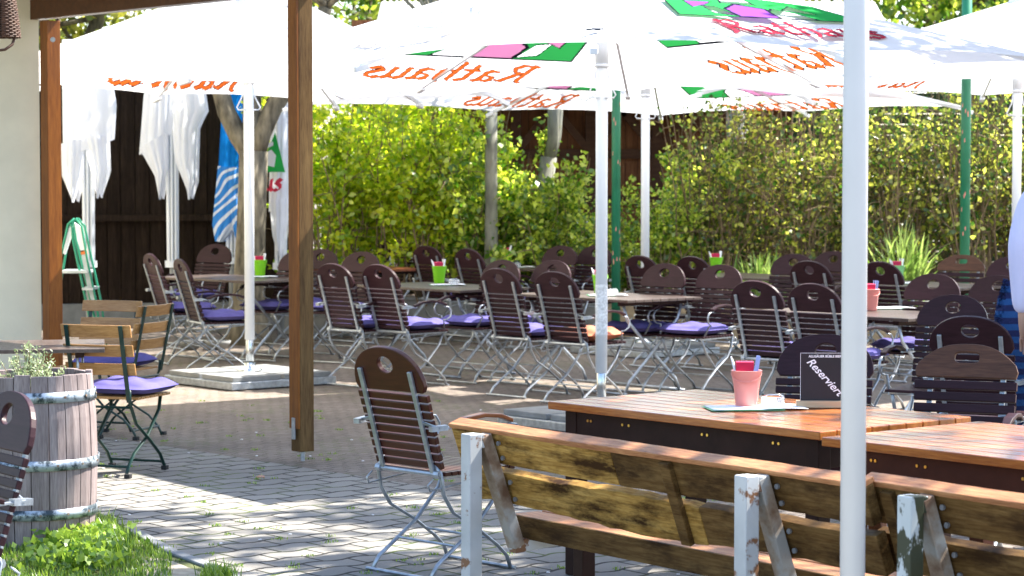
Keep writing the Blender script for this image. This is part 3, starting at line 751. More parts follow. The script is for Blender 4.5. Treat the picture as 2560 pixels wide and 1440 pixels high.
# two extra seats whose cushions show under the tables
chair_at(748, 628, FR + 10, 'brown chair at the left folding table hidden behind the wooden post', P_dark, ('p', 'purple cushion between the left parasol pole and the wooden post'))

# ------------------------------------------------------------ folding tables and their table ware
def folding_table(top_m):
    """origin under the corner nearest the camera; +x runs along NV, +y along -BV"""
    t = thing('folding_table', 'x', 'table'); Lx, Ly = .8, 1.4
    mb = MB(); n = 9; pw = Lx / n
    for i in range(n): mb.box(((i + .5) * pw, Ly / 2, .739), (pw - .005, Ly, .022))
    mb.build('tabletop', top_m, t, bevel=.003)
    for yy in (.14, Ly - .14): MB().box((Lx / 2, yy, .712), (Lx - .1, .05, .03)).build('underframe_batten', 'apron', t)
    for y0 in (.14, Ly - .14):
        for s in (-1, 1):
            xs = lambda q: Lx / 2 + s * q
            lm = MB(); yy = y0 + s * .012
            lm.tube([(xs(-.3), yy, .7), (xs(-.26), yy, .58), (xs(0), yy, .33), (xs(.26), yy, .1), (xs(.31), yy, .0)], .016, 8, .5); lm.build('leg', 'galv', t, True)
    for s in (-1, 1): MB().tube([(Lx / 2 + s * .31, .1, .008), (Lx / 2 + s * .31, Ly - .1, .008)], .01, 6).build('foot_bar', 'galv', t, True)
    MB().tube([(Lx / 2, .14, .33), (Lx / 2, Ly - .14, .33)], .008, 6).build('stretcher', 'galv', t, True)
    return t
P_tab = Proto(folding_table('fold_top')); P_tabr = Proto(folding_table('red_top'))
TB = {}
for key, px, py, lab, pr, rr in (
    ('A', 632, 703, 'grey-brown folding table at the left between the parasol pole and the tree', P_tab, 8),
    ('B', 1150, 726, 'folding table in the middle row with a lime bucket and menus', P_tab, 2),
    ('C', 1568, 751, 'long folding table crossing behind the central parasol pole', P_tab, 0),
    ('D', 1370, 675, 'folding table furthest back below the hedge with a lime bucket', P_tab, 4),
    ('E', 1952, 699, 'folding table by the strap-leaved plant left of the near white mast', P_tab, 0),
    ('F', 2270, 797, 'folding table with the rose bucket just right of the near white mast', P_tab, 4),
    ('G', 2390, 721, 'far folding table with the pale green bucket in front of the tall leaves', P_tab, 0),
    ('H', 935, 676, 'red-brown table behind the wooden post near the bright shrubs', P_tabr, 6),
    ('L', 262, 872, 'dark table by the cream wall with folding acacia chairs', P_tab, 60)):
    TB[key] = pr.place(W(px, py, .75).xy.to_3d(), A_N + R(rr), lab, 'folding tables on the terrace')

def bucket(m, nm='bucket'):
    t = thing('cutlery_bucket', 'x', 'bucket')
    mb = MB(); mb.lathe([(.0, .004), (.043, .004), (.044, 0), (.046, .004), (.0555, .095), (.057, .098), (.0565, .1), (.058, .103), (.0575, .106), (.059, .11), (.064, .148), (.067, .151), (.064, .154), (.06, .148), (.045, .01), (.0, .01)], 36)
    b = mb.build('pail', m, t, True)
    mb = MB(); a = [Vector((.064 * math.cos(q), -.064 * math.sin(q) - .004, .143 - .035 * math.sin(q))) for q in [PI * i / 16 for i in range(17)]]; mb.tube(a, .0022, 6); mb.build('bail_handle', m, b, True)
    mb = MB(); mb.box((-.008, .0, .14), (.075, .045, .1), .1, .05); mb.build('napkins', 'redp', t, bevel=.003)
    mb = MB()
    for i in range(7): mb.box((.036 + .004 * (i % 3), -.028 + i * .009, .15), (.012, .002, .13), .3 * i, .05 * (i - 3), .22)
    mb.build('cutlery_sleeves', 'bluep' if m == 'pinkb' else 'whitep', t)
    mb = MB()
    for i in range(3): mb.tube([(-.03, -.01 + .012 * i, .06), (-.055 - .006 * i, -.012 + .014 * i, .19 + .01 * i)], .0035, 6)
    mb.build('sticks', 'whitep', t, True)
    return t
def ashtray():
    t = thing('ashtray', 'x', 'ashtray')
    mb = MB(); mb.lathe([(.0, .0), (.045, .0), (.05, .004), (.05, .036), (.046, .04), (.042, .036), (.042, .008), (.0, .008)], 28); mb.build('bowl', 'glass', t, True)
    mb = MB(); mb.tube([(-.045, -.012, .041), (-.02, -.018, .048), (.02, -.018, .048), (.045, -.012, .041)], .003, 6); mb.build('wire_rest', 'chrome', t, True)
    return t
P_lime = Proto(bucket('lime')); P_mint = Proto(bucket('mint')); P_pink = Proto(bucket('pinkb')); P_ash = Proto(ashtray())
def paper(px, py, ang, label, z=.7545, w=.3, h=.21):
    p = W(px, py, z); t = thing('menu_sheet', label, 'menu', (p.x, p.y, p.z), R(ang), 'menu sheets on the tables')
    mb = MB(); n = 8; vs = []; 
    for i in range(n + 1):
        x = -w / 2 + w * i / n; zz = .003 + .006 * abs(math.sin(i * .8)) * (i / n)
        vs += [(x, -h / 2, zz), (x, h / 2, zz)]
    mb.add(vs, [(2 * i, 2 * i + 1, 2 * i + 3, 2 * i + 2) for i in range(n)]); mb.build('sheet', 'whitep', t, True, solid=.0012)
    mb = MB(); mb.add([(-w / 2 - .012, -h / 2 - .012, .0006), (w / 2 - .1, -h / 2 - .014, .0006), (w / 2 - .1, h / 2, .0006), (-w / 2 - .012, h / 2, .0006)], [(0, 1, 2, 3)]); mb.build('cover', 'greenp', t, solid=.001)
    return t
gB = 'lime green cutlery buckets on the tables'
for px, py, lab, pr, g in ((1098, 708, 'lime green bucket on the middle folding table', P_lime, gB), (650, 690, 'lime green bucket just right of the left parasol pole', P_lime, gB),
    (1266, 664, 'small lime green bucket furthest back below the hedge', P_lime, gB), (1500, 734, 'lime green bucket half hidden behind the central parasol pole', P_lime, gB),
    (1790, 682, 'lime green bucket showing above a chair left of the strap-leaved plant', P_lime, gB), (2243, 706, 'pale green bucket in front of the tall strap leaves', P_mint, None)):
    pr.place(W(px, py, .7505), rnd.uniform(-.3, .3), lab, g)
P_pink.place(W(1866, 1016, .757), -.15, 'salmon pink bucket with red napkins on the near teak table')
P_pink.place(W(2176, 776, .752), .25, 'rose bucket on the folding table right of the near white mast')
for px, py, lab in ((1932, 1014, 'round glass ashtray beside the salmon pink bucket'), (1135, 711, 'glass ashtray beside the lime bucket on the middle table'), (1530, 737, 'glass ashtray right of the central parasol pole'), (1290, 668, 'glass ashtray beside the furthest lime bucket')):
    P_ash.place(W(px, py, .759 if px == 1932 else .757), .1, lab, 'glass ashtrays')
paper(1890, 1020, 8, 'white and green menu under the pink bucket', .7565, .4, .2)
paper(1120, 712, 5, 'menu under the lime bucket on the middle table')
paper(1520, 738, 5, 'menu behind the central parasol pole')
paper(2230, 770, 10, 'menu by the rose bucket')
paper(655, 692, 5, 'menu under the lime bucket by the left parasol pole')
paper(1300, 668, 5, 'menu on the furthest folding table')
paper(2262, 708, 5, 'menu beside the pale green bucket')
# reserved sign
p = W(2062, 1018, .757)
t = thing('reserved_sign', 'black reserved sign with chalk lettering on a pale wooden base', 'sign', p, R(-2))
mb = MB(); mb.box((.0, 0, .014), (.24, .05, .028)); mb.build('sign_base', 'paleboard', t, bevel=.002)
mb = MB(); mb.box((.0, .005, .128), (.205, .006, .2)); bd = mb.build('board', 'slate', t)
mb = MB(); 
for a, b in (((-.1025, .228), (.1025, .228)), ((-.1025, .03), (-.1025, .228)), ((.1025, .03), (.1025, .228))): mb.beam((a[0], .0015, a[1]), (b[0], .0015, b[1]), .0012, .0012)
mb.build('board_border', 'chalk', bd)
def text_obj(s, size, loc, rot, parent, m, shear=0, off=0, name='lettering'):
    c = bpy.data.curves.new('txt', 'FONT'); c.body = s; c.size = size; c.shear = shear; c.offset = off; c.align_x = 'CENTER'; c.extrude = .0003
    o = bpy.data.objects.new('txt', c); COL.objects.link(o)
    dg = bpy.context.evaluated_depsgraph_get(); me = bpy.data.meshes.new_from_object(o.evaluated_get(dg))
    bpy.data.objects.remove(o); me.materials.clear(); me.materials.append(M[m])
    q = bpy.data.objects.new(name, me); COL.objects.link(q); q.parent = parent; q.location = loc; q.rotation_euler = rot; return q
text_obj('Reserviert', .047, (-.012, .0012, .118), (PI / 2, R(47), 0), bd, 'chalk', .35, .0006)
text_obj('ALLGÄUER BÜBLE BIER', .0135, (0, .0012, .21), (PI / 2, 0, 0), bd, 'chalk', 0, .0004, 'heading')

# ------------------------------------------------------------ teak tables
def teak_table(label, A, ang, Lx=1.6, Ly=.9, n=9, frame_m='apron'):
    t = thing('teak_table', label, 'table', A, ang, 'teak tables pushed end to end')
    mb = MB(); pw = Ly / n
    for i in range(n): mb.box((Lx / 2, (i + .5) * pw, .736), (Lx, pw - .006, .034))
    mb.build('tabletop', 'teak', t, bevel=.004)
    mb = MB()
    for y in (.075, Ly - .075): mb.box((Lx / 2, y, .655), (Lx - .25, .03, .12))
    for x in (.09, Lx - .09): mb.box((x, Ly / 2, .655), (.03, Ly - .26, .12))
    mb.build('apron', frame_m, t, bevel=.003)
    for x in (.09, Lx - .09):
        for y in (.09, Ly - .09):
            lm = MB(); lm.box((x, y, .359), (.07, .07, .718)); lm.build('leg', frame_m, t, bevel=.004)
    mb = MB()
    for x in (.2, .22, .42, .46, .9, .93, 1.3, 1.33): mb.tube([(x, .0595, .68), (x, .056, .68)], .006, 10)
    mb.build('screws', 'brass', t)
    return t
A_B = math.atan2(-.77, .64)
teak_table('teak table carrying the pink bucket and the reserved sign', W(1368, 1003, .753).xy.to_3d(), A_B)
q = W(2052, 1093, .753)
M['apron2'] = plain('red_brown_paint', (.06, .019, .011), .55, 0, .15, 12, .1, spec=.12)
teak_table('bright teak table at the right edge running past the near white mast', q.xy.to_3d() + Vector((0, 0, 0)), A_B + .0, 1.6, .92, 9, 'apron2')

# ------------------------------------------------------------ benches
bb = Vector((.593, -.805, 0)); bn = Vector((.805, .593, 0)); A_bench = math.atan2(bb.y, bb.x)
def bench(label, origin, L, frames, m_back='bench_back', chipped=False, peel='peel'):
    """local x along the bench, local y toward the table, back leans toward -y"""
    t = thing('bench', label, 'bench', origin, A_bench, 'weathered benches in a row')
    X0 = -.13 if m_back == 'bench_back' else 0
    tl = R(20); up = Vector((0, -math.sin(tl), math.cos(tl)))
    base = Vector((0, .30, .43))
    zt = .385
    def pt(x, k, n_=0): return Vector((x, 0, 0)) + base + up * k + Vector((0, math.cos(tl), math.sin(tl))) * n_
    def board(x0, x1, k0, k1, th, m, name, wav=.004, cap=None, div=1.0):
        nseg = max(6, int((x1 - x0) / .06)); vs = []; fs = []
        for i in range(nseg + 1):
            x = x0 + (x1 - x0) * i / nseg; jt = wav * (math.sin(x * 9) * .5 + rnd.uniform(-.5, .5)); jb = wav * rnd.uniform(-.6, .6) + wav * 1.5 * math.sin(x * 4 + 1)
            vs += [pt(x, k0 + jb, -th / 2), pt(x, k1 + jt, -th / 2), pt(x, k1 + jt, th / 2), pt(x, k0 + jb, th / 2)]
        for i in range(nseg):
            for j in range(4): fs.append((i * 4 + j, i * 4 + (j + 1) % 4, i * 4 + 4 + (j + 1) % 4, i * 4 + 4 + j))
        fs += [(3, 2, 1, 0), tuple(nseg * 4 + j for j in range(4))]
        mb = MB(); mb.add(vs, fs); return mb.build(name, m, t, bevel=.003)
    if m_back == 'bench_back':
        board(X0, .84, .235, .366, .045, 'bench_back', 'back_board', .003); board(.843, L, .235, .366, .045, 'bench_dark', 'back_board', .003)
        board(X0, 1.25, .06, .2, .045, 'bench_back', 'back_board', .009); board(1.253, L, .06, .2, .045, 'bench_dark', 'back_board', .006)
    else:
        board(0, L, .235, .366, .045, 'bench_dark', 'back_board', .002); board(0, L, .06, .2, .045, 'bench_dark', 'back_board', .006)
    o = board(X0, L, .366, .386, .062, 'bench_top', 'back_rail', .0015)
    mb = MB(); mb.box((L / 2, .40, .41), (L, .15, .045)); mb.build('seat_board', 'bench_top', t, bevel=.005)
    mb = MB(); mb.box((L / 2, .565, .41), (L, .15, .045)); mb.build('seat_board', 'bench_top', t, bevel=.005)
    mb = MB(); mb.box((L / 2, .322, .395), (L - .02, .018, .085)); mb.build('seat_edge', 'bench_dark', t, bevel=.004)
    xs = [L * .55] if m_back == 'bench_back' else [.12, .7]
    for x in xs:
        mb = MB(); a, b = pt(x, .05, -.034), pt(x, .36, -.034); mb.beam(a, b, .05, .022, (0, 1, 0)); mb.build('back_batten', 'bench_dark', t, bevel=.003)
    ex = .058
    for fx in frames:
        mb = MB(); zt2 = .742
        yb = .065
        mb.beam((fx, yb, 0), (fx, yb, zt2 + .029), ex, ex, (0, 1, 0)); p_ = mb.build('rear_post', peel, t, bevel=.004)
        top_s = pt(fx, .335, -.075)
        mb = MB(); mb.beam((fx, yb + .03, zt2), (fx, top_s.y + .0, zt2), ex - .004, ex - .006, (0, 0, 1)); mb.build('top_arm', peel, t, bevel=.004)
        lo = pt(fx, -.085, -.06)
        mb = MB(); mb.beam((fx, top_s.y - .0, zt2 + .02), lo, ex - .002, ex - .01, (0, 1, 0)); mb.build('back_support', 'peel_brown', t, bevel=.004)
        mb = MB(); mb.beam(lo + Vector((0, -.02, .0)), (fx, .66, .352), ex - .006, ex - .01, (0, 0, 1)); mb.build('seat_arm', 'peel', t, bevel=.004)
        mb = MB(); mb.beam((fx, .6, 0), (fx, .6, .33), ex + .004, ex + .004, (0, 1, 0)); mb.build('front_leg', 'apron', t, bevel=.004)
        for k in (.1, .17, .27, .33):
            c = pt(fx + ex * .72, k, -.026); MB().tube([c, c + Vector((0, -.008, 0))], .009, 10).build('bolt', 'galv', t)
    return t
def mat_peelb():
    m, t, b = newmat('rusting_grey_paint'); v = coords(t)
    n = noise(t, v, 7, 5, .6); 
    t.links.new(ramp(t, n, [(.4, (.3, .29, .27)), (.5, (.24, .18, .13)), (.62, (.13, .07, .04))]), b.inputs['Base Color'])
    b.inputs['Roughness'].default_value = .55; return m
M['peel_brown'] = mat_peelb()
# bench 1: rear post corner near pixel (1165,1085)
b1 = W(1165, 1085, .771); o1 = b1.xy.to_3d() - bb * .13 - bn * .04
bench('long weathered bench with golden back boards between near paving and teak table', o1, 2.1, [.13, 1.66])
b3 = W(2262, 1240, .771); o3 = b3.xy.to_3d() - bb * .3 - bn * .04
bench('dark weathered bench at the lower right corner with mossy peeling post', o3, 2.3, [.3, 1.85], 'bench_dark', peel='peel_moss')
# broken plank end hanging at the joint
c = W(2178, 1330, d=7.75)
mb = MB(); mb.prism([(0, .1), (.045, .12), (.062, .05), (.085, -.06), (.07, -.1), (.04, -.1), (.015, -.02)], c - Vector((.02, 0, -.02)), bb * 1.0 + Vector((0, 0, -.1)), (0, -.2, 1), bn, .03)
tag(mb.build('broken_plank', 'slot_wood', None, bevel=.004), 'splintered plank end hanging at the joint between the two benches', 'plank')

# ------------------------------------------------------------ left side: wall, pergola, barrel, folding chairs
pL = W(134, 1047, 0); pR = W(757, 1152, 0)
dv = (pR - pL).normalized(); aP = math.atan2(dv.y, dv.x)
t = thing('pergola', 'stained timber pergola frame with two square posts and a beam along the house', 'pergola', (0, 0, 0))
mb = MB(); mb.box((pL.x, pL.y, 1.42), (.105, .105, 2.76), aP); mb.build('post', 'pine', t, bevel=.004)
mb = MB(); mb.box((pR.x, pR.y, 1.47), (.1, .1, 2.82), aP); po = mb.build('post', 'post_grey', t, bevel=.004)
po['label'] = 'weathered brown post with an orange left face'
ls = Matrix.Rotation(aP, 3, 'Z') @ Vector((-.025, -.0525, 0))
lf = Matrix.Rotation(aP, 3, 'Z') @ Vector((0, -.057, 0))
mb = MB(); mb.box((pR.x + lf.x, pR.y + lf.y, 1.53), (.098, .014, 2.66), aP); mb.build('post_cladding', 'pine', t, bevel=.002)
mb = MB(); mb.box((pR.x + lf.x * 1.16, pR.y + lf.y * 1.16, .2), (.035, .005, .13), aP); mb.tube([(pR.x, pR.y, 0), (pR.x, pR.y, .07)], .014, 8); mb.build('post_shoe', 'galv', t)
a = pL + Vector((0, 0, 2.9)) - dv * 3; b = pR + Vector((0, 0, 2.9)) + dv * .2
mb = MB(); mb.beam(a, b, .1, .17); mb.build('beam', 'pine_h', t, bevel=.005)
mb = MB(); mb.beam(a + Vector((0, 0, .13)), b + Vector((0, 0, .13)), .16, .08); mb.build('roof_edge', 'white_metal', t)
mb = MB(); mb.tube([W(132, 99, d=pL.y - .11), W(132, 99, d=pL.y - .09)], .018, 12); mb.build('bolt', 'galv', t)
# roof of the pergola towards the camera and the house (shades the wall)
sd = Vector((-dv.y, dv.x, 0)); sd = -sd if sd.y > 0 else sd
ra, rb = a + Vector((0, 0, .19)), b + Vector((0, 0, .19))
for kk in range(1, 5):
    mb = MB(); s0 = pL.lerp(pR, kk / 5 - .1) + Vector((0, 0, 3.0)); mb.beam(s0, s0 + sd * 2.4 + Vector((0, 0, .2)), .07, .1); mb.build('rafter', 'pine_h', t)
mb = MB(); mb.add([ra, ra.lerp(rb, .62), ra.lerp(rb, .62) + sd * 2.6 + Vector((0, 0, .25)), ra + sd * 2.6 + Vector((0, 0, .25))], [(0, 1, 2, 3)]); mb.build('roof_sheet', 'roof', t, solid=.03)
# house
hc = W(104, 835, d=pL.y + .15)
t = thing('house', 'cream plastered house wall at the left edge', 'house', (0, 0, 0))
hd = Vector((-.9, -.435, 0)).normalized(); hp = Vector((hc.x, hc.y, 0)); back = Vector((-.3, 1, 0)).normalized()
mb = MB(); pl = [hp, hp + hd * 7, hp + hd * 7 + back * 9, hp + back * 9]
mb.add([(*p.xy, z) for z in (0, 4.2) for p in pl], [(0, 1, 5, 4), (1, 2, 6, 5), (2, 3, 7, 6), (3, 0, 4, 7), (4, 5, 6, 7)]); mb.build('wall', 'plaster', t)
mb = MB(); n_ = Vector((-hd.y, hd.x, 0)); n_ = n_ if n_.y < 0 else -n_
mb.beam(hp + n_ * .012 + Vector((0, 0, .12)), hp + hd * 7 + n_ * .012 + Vector((0, 0, .12)), .02, .24); mb.build('plinth', 'concrete', t)
# wicker basket
p = W(8, 60, d=11.6)
t = thing('wicker_basket', 'dark woven wicker basket hanging in the upper left corner', 'basket', p)
mb = MB(); prof = [(.05, .16), (.062, .1), (.07, .04), (.076, -.02), (.078, -.06), (.074, -.068), (.066, -.06)]
for i in range(26):
    z = .15 - i * .0085; r = .048 + .03 * (i / 26) ** .7; mb.tube([(r * math.cos(q) * (1 + .05 * (-1) ** (i + k)), r * math.sin(q) * (1 + .05 * (-1) ** (i + k)), z) for k, q in enumerate([2 * PI * k / 22 for k in range(23)])], .0048, 5)
for k in range(22): q = 2 * PI * k / 22; mb.tube([(.047 * math.cos(q), .047 * math.sin(q), .155), (.077 * math.cos(q), .077 * math.sin(q), -.065)], .004, 5)
mb.build('woven_body', 'wicker', t, True)
mb = MB(); mb.tube([(.06, -.02, -.06), (.05, -.04, -.1), (.02, -.06, -.125), (-.02, -.06, -.13), (-.05, -.04, -.1)], .007, 8); mb.build('handle', 'wicker', t, True)
mb = MB(); mb.tube([(0, 0, .15), (0, 0, .75)], .004, 6); mb.build('cord', 'wicker', t)

# barrel
p = W(88, 1350, 0)
t = thing('barrel_planter', 'faded half barrel planter with steel hoops beside the grass', 'planter', p)
n = 22
def br(z): return .262 + .034 * math.sin(PI * min(1, max(0, z / .83)) * .8 + .35)
mb = MB()
for k in range(n):
    a0, a1 = 2 * PI * k / n + .006, 2 * PI * (k + 1) / n - .006; j = rnd.uniform(-.004, .004); zt = .8 + rnd.uniform(-.008, .008)
    vs = []; zs = [0, .2, .4, .6, zt]
    for z in zs:
        for a_, rr in ((a0, br(z)), ((a0 + a1) / 2, br(z) + .002), (a1, br(z)), (a1, br(z) - .028), (a0, br(z) - .028)): vs.append(((rr + j) * math.cos(a_), (rr + j) * math.sin(a_), z))
    fs = [(i * 5 + q, i * 5 + (q + 1) % 5, i * 5 + 5 + (q + 1) % 5, i * 5 + 5 + q) for i in range(4) for q in range(5)] + [(4, 3, 2, 1, 0), (20, 21, 22, 23, 24)]
    mb.add(vs, fs)
mb.build('staves', 'barrel', t, bevel=.0015)
for z in (.70, .385, .155):
    mb = MB(); mb.lathe([(br(z - .024) + .004, z - .024), (br(z - .024) + .009, z - .024), (br(z + .024) + .009, z + .024), (br(z + .024) + .004, z + .024)], 64); hp_ = mb.build('hoop', 'hoop', t, True)
    mb = MB()
    for k in range(14): q = k * .45 + z * 9; r_ = br(z) + .009; mb.tube([(r_ * math.cos(q), r_ * math.sin(q), z), ((r_ + .004) * math.cos(q), (r_ + .004) * math.sin(q), z)], .006, 8)
    mb.build('rivets', 'peel_brown', hp_)
mb = MB(); mb.lathe([(0, .73), (.1, .735), (.25, .72)], 32); mb.build('soil', 'soil', t)
pl_ = thing('lavender_plant', 'small silvery green lavender growing in the barrel', 'plant', p + Vector((0, 0, .72)))
mb = MB(); P = []
for i in range(70):
    a_ = rnd.uniform(0, 2 * PI); r_ = rnd.uniform(0, .17); h_ = rnd.uniform(.08, .2) * (1.15 - r_ * 3)
    b0 = Vector((r_ * math.cos(a_) * .5 - .02, r_ * math.sin(a_) * .5, 0)); b1_ = Vector((r_ * math.cos(a_) * 1.2 - .02, r_ * math.sin(a_) * 1.2, h_)); mb.tube([b0, b1_], .0016, 4)
    for k in range(26): q_ = b0.lerp(b1_, rnd.uniform(.25, 1.05)); P.append((q_.x + rnd.gauss(0, .008), q_.y + rnd.gauss(0, .008), q_.z + rnd.gauss(0, .006)))
mb.build('stems', 'twig', pl_); leafcloud('leaves', 'lavender', P, .0075, pl_, elong=3.2, up=.7)

def slat_chair():
    t = thing('folding_chair', 'x', 'chair'); tl = R(13); up = Vector((0, -math.sin(tl), math.cos(tl))); o = Vector((0, -.19, .45))
    for k, hh in ((.40, .075), (.285, .07), (.175, .07)):
        mb = MB(); n = 10; vs = []; fs = []
        for i in range(n + 1):
            x = -.225 + .45 * i / n; cv = -.03 * (1 - (x / .225) ** 2)
            for zz, yy in ((-hh / 2, 0), (hh / 2, 0), (hh / 2, .014), (-hh / 2, .014)): vs.append(o + Vector((x, cv + yy, 0)) + up * (k + zz))
        for i in range(n):
            for j in range(4): fs.append((i * 4 + j, i * 4 + (j + 1) % 4, i * 4 + 4 + (j + 1) % 4, i * 4 + 4 + j))
        fs += [(3, 2, 1, 0), tuple(n * 4 + j for j in range(4))]
        mb.add(vs, fs); mb.build('back_slat', 'fold_slat', t, bevel=.004)
    mb = MB()
    for i in range(8): mb.box((0, -.15 + i * .05, .45), (.42, .042, .016))
    mb.build('seat', 'fold_slat', t, bevel=.003)
    for sx in (-1, 1):
        x = sx * .175
        mb = MB(); mb.beam(o + Vector((x, -.028, 0)) - up * .02, o + Vector((x, -.022, 0)) + up * .435, .026, .009, (0, 1, 0)); mb.build('back_bar', 'green_metal', t, bevel=.002)
        mb = MB(); mb.tube([(x, -.21, .5), (x, -.2, .42), (x, -.13, .3), (x, .02, .2), (x, .15, .1), (x, .2, .03), (x, .21, 0)], .012, 8, .6); mb.build('front_leg', 'green_metal', t, True)
        x = sx * .16
        mb = MB(); mb.tube([(x, .19, .44), (x, .17, .36), (x, .02, .21), (x, -.13, .13), (x, -.2, .06), (x, -.23, 0)], .012, 8, .6); mb.build('rear_leg', 'green_metal', t, True)
    for y_, z_ in ((.19, .05), (-.2, .06), (-.2, .4)): MB().tube([(-.17, y_, z_), (.17, y_, z_)], .008, 6).build('crossbar', 'green_metal', t)
    for x in (-.175, .175):
        for y in (.21, -.23): MB().box((x, y, .012), (.035, .035, .024)).build('foot_cap', 'rubber', t, bevel=.003)
    return t
P_sl = Proto(slat_chair())
def slat_at(px, py, ang, lab, foot=None, h=.885):
    a = R(ang) - PI / 2; top = W(px, py, h); off = Matrix.Rotation(a, 3, 'Z') @ Vector((0, -.29, 0)); loc = Vector((top.x - off.x, top.y - off.y, 0))
    return P_sl.place(loc, a, lab, 'acacia folding chairs by the barrel'), loc, a
c, l, a = slat_at(392, 758, 158, 'folding acacia chair side-on with dark green legs and a purple cushion')
P_cu.place(l + Vector((0, 0, .46)) + Matrix.Rotation(a, 3, 'Z') @ Vector((0, .03, 0)), a, 'purple cushion on the side-on folding chair by the barrel', 'purple seat cushions on chairs')
c, l, a = slat_at(236, 808, 70, 'folding acacia chair seen from behind directly above the barrel')
P_cu.place(l + Vector((0, 0, .46)) + Matrix.Rotation(a, 3, 'Z') @ Vector((.04, .03, 0)), a, 'sunlit purple cushion on the folding chair above the barrel', 'purple seat cushions on chairs')
slat_at(283, 748, 250, 'folding acacia chair facing the camera behind the other two')

# ladder: A-frame seen side-on
LD = 21.0
lo_ = W(205, 790, d=LD); t = thing('step_ladder', 'green and white A-frame step ladder before the dark board wall', 'ladder', (lo_.x, LD, 0))
def LP(px, py, dy=0): p = W(px, py, d=LD); return Vector((p.x - lo_.x, dy, max(0, p.z)))
apex = [LP(186, 548), LP(192, 546)]
for dy in (-.12, .12):
    MB().tube([LP(183, 556, dy * .5), LP(186, 600, dy * .55), LP(214, 720, dy * .9), LP(238, 830, dy), LP(246, 905, dy * 1.1)], .012, 6).build('front_rail', 'ladder_green', t, True)
    MB().tube([LP(192, 546, dy * .5), LP(208, 566, dy * .6), LP(224, 650, dy * .9), LP(248, 760, dy), LP(262, 880, dy * 1.1)], .0105, 6).build('front_rail', 'ladder_green', t, True)
    MB().tube([LP(190, 546, dy * .5), LP(174, 560, dy * .6), LP(156, 650, dy * .9), LP(130, 800, dy), LP(112, 900, dy * 1.1)], .0105, 6).build('rear_rail', 'ladder_green', t, True)
o_ = LP(0, 0)
def quad(pp, name, m): 
    mb = MB(); a = [LP(x, y, -.06) for x, y in pp]; b = [q + Vector((0, .03, 0)) for q in a]; n = len(a)
    mb.add(a + b, [tuple(range(n))[::-1], tuple(range(n, 2 * n))] + [(i, (i + 1) % n, (i + 1) % n + n, i + n) for i in range(n)]); return mb.build(name, m, t)
quad([(189, 556), (206, 568), (219, 625), (205, 630), (196, 600)], 'upper_side_panel', 'white_metal')
quad([(206, 636), (221, 634), (232, 700), (244, 760), (238, 775), (222, 720)], 'lower_side_panel', 'galv_light')
quad([(204, 626), (219, 624), (221, 634), (206, 637)], 'warning_sticker', 'orange_tape')
quad([(183, 562), (176, 568), (160, 632), (166, 636), (182, 590)], 'rear_side_panel', 'white_metal')
for y_, xa_, xb_ in ((678, 158, 228), (760, 222, 252), (720, 214, 240)):
    a_, b_ = LP(xa_, y_), LP(xb_, y_); MB().box((a_ + b_) / 2, ((b_ - a_).length, .34, .022)).build('tread', 'galv_light', t)

# ------------------------------------------------------------ dark timber building
t = thing('timber_barn', 'dark stained vertical-board building behind the closed parasols', 'building', (0, 0, 0))
p0, p1 = W(-60, 790, d=27.0), W(742, 790, d=27.9); dd = (p1 - p0); dd.z = 0; Ld = dd.length; dd.normalize(); ad = math.atan2(dd.y, dd.x); nd = Vector((dd.y, -dd.x, 0))
mb = MB(); x = 0
while x < Ld:
    wd = rnd.uniform(.14, .19); c = p0 + dd * (x + wd / 2); off = nd * rnd.choice([0, .022])
    mb.box((c.x + off.x, c.y + off.y, .22 + 1.37), (wd - .008, .025, 2.74), ad); x += wd
mb.build('board_wall', 'dark_board', t)
mb = MB(); c = p0 + dd * Ld / 2 + Vector((0, .12, 0)); mb.box((c.x, c.y + .1, 1.5), (Ld, .1, 2.9), ad); mb.build('inner_wall', 'dark_board', t)
zs = W(400, 545, d=27.3).z
c = p0 + dd * Ld * .5 + nd * .06; mb = MB(); mb.box((c.x, c.y, zs), (Ld, .12, .07), ad); mb.build('sill_rail', 'dark_board', t)
c = p0 + dd * Ld * .5 + nd * .03; mb = MB(); mb.box((c.x, c.y, .12), (Ld, .14, .26), ad); mb.build('plinth', 'concrete', t)
mb = MB(); c = p0 + dd * Ld * .5 + nd * -.6; mb.box((c.x, c.y + 1.0, 3.0), (Ld + .3, 2.4, .08), ad); mb.build('roof', 'roof', t)

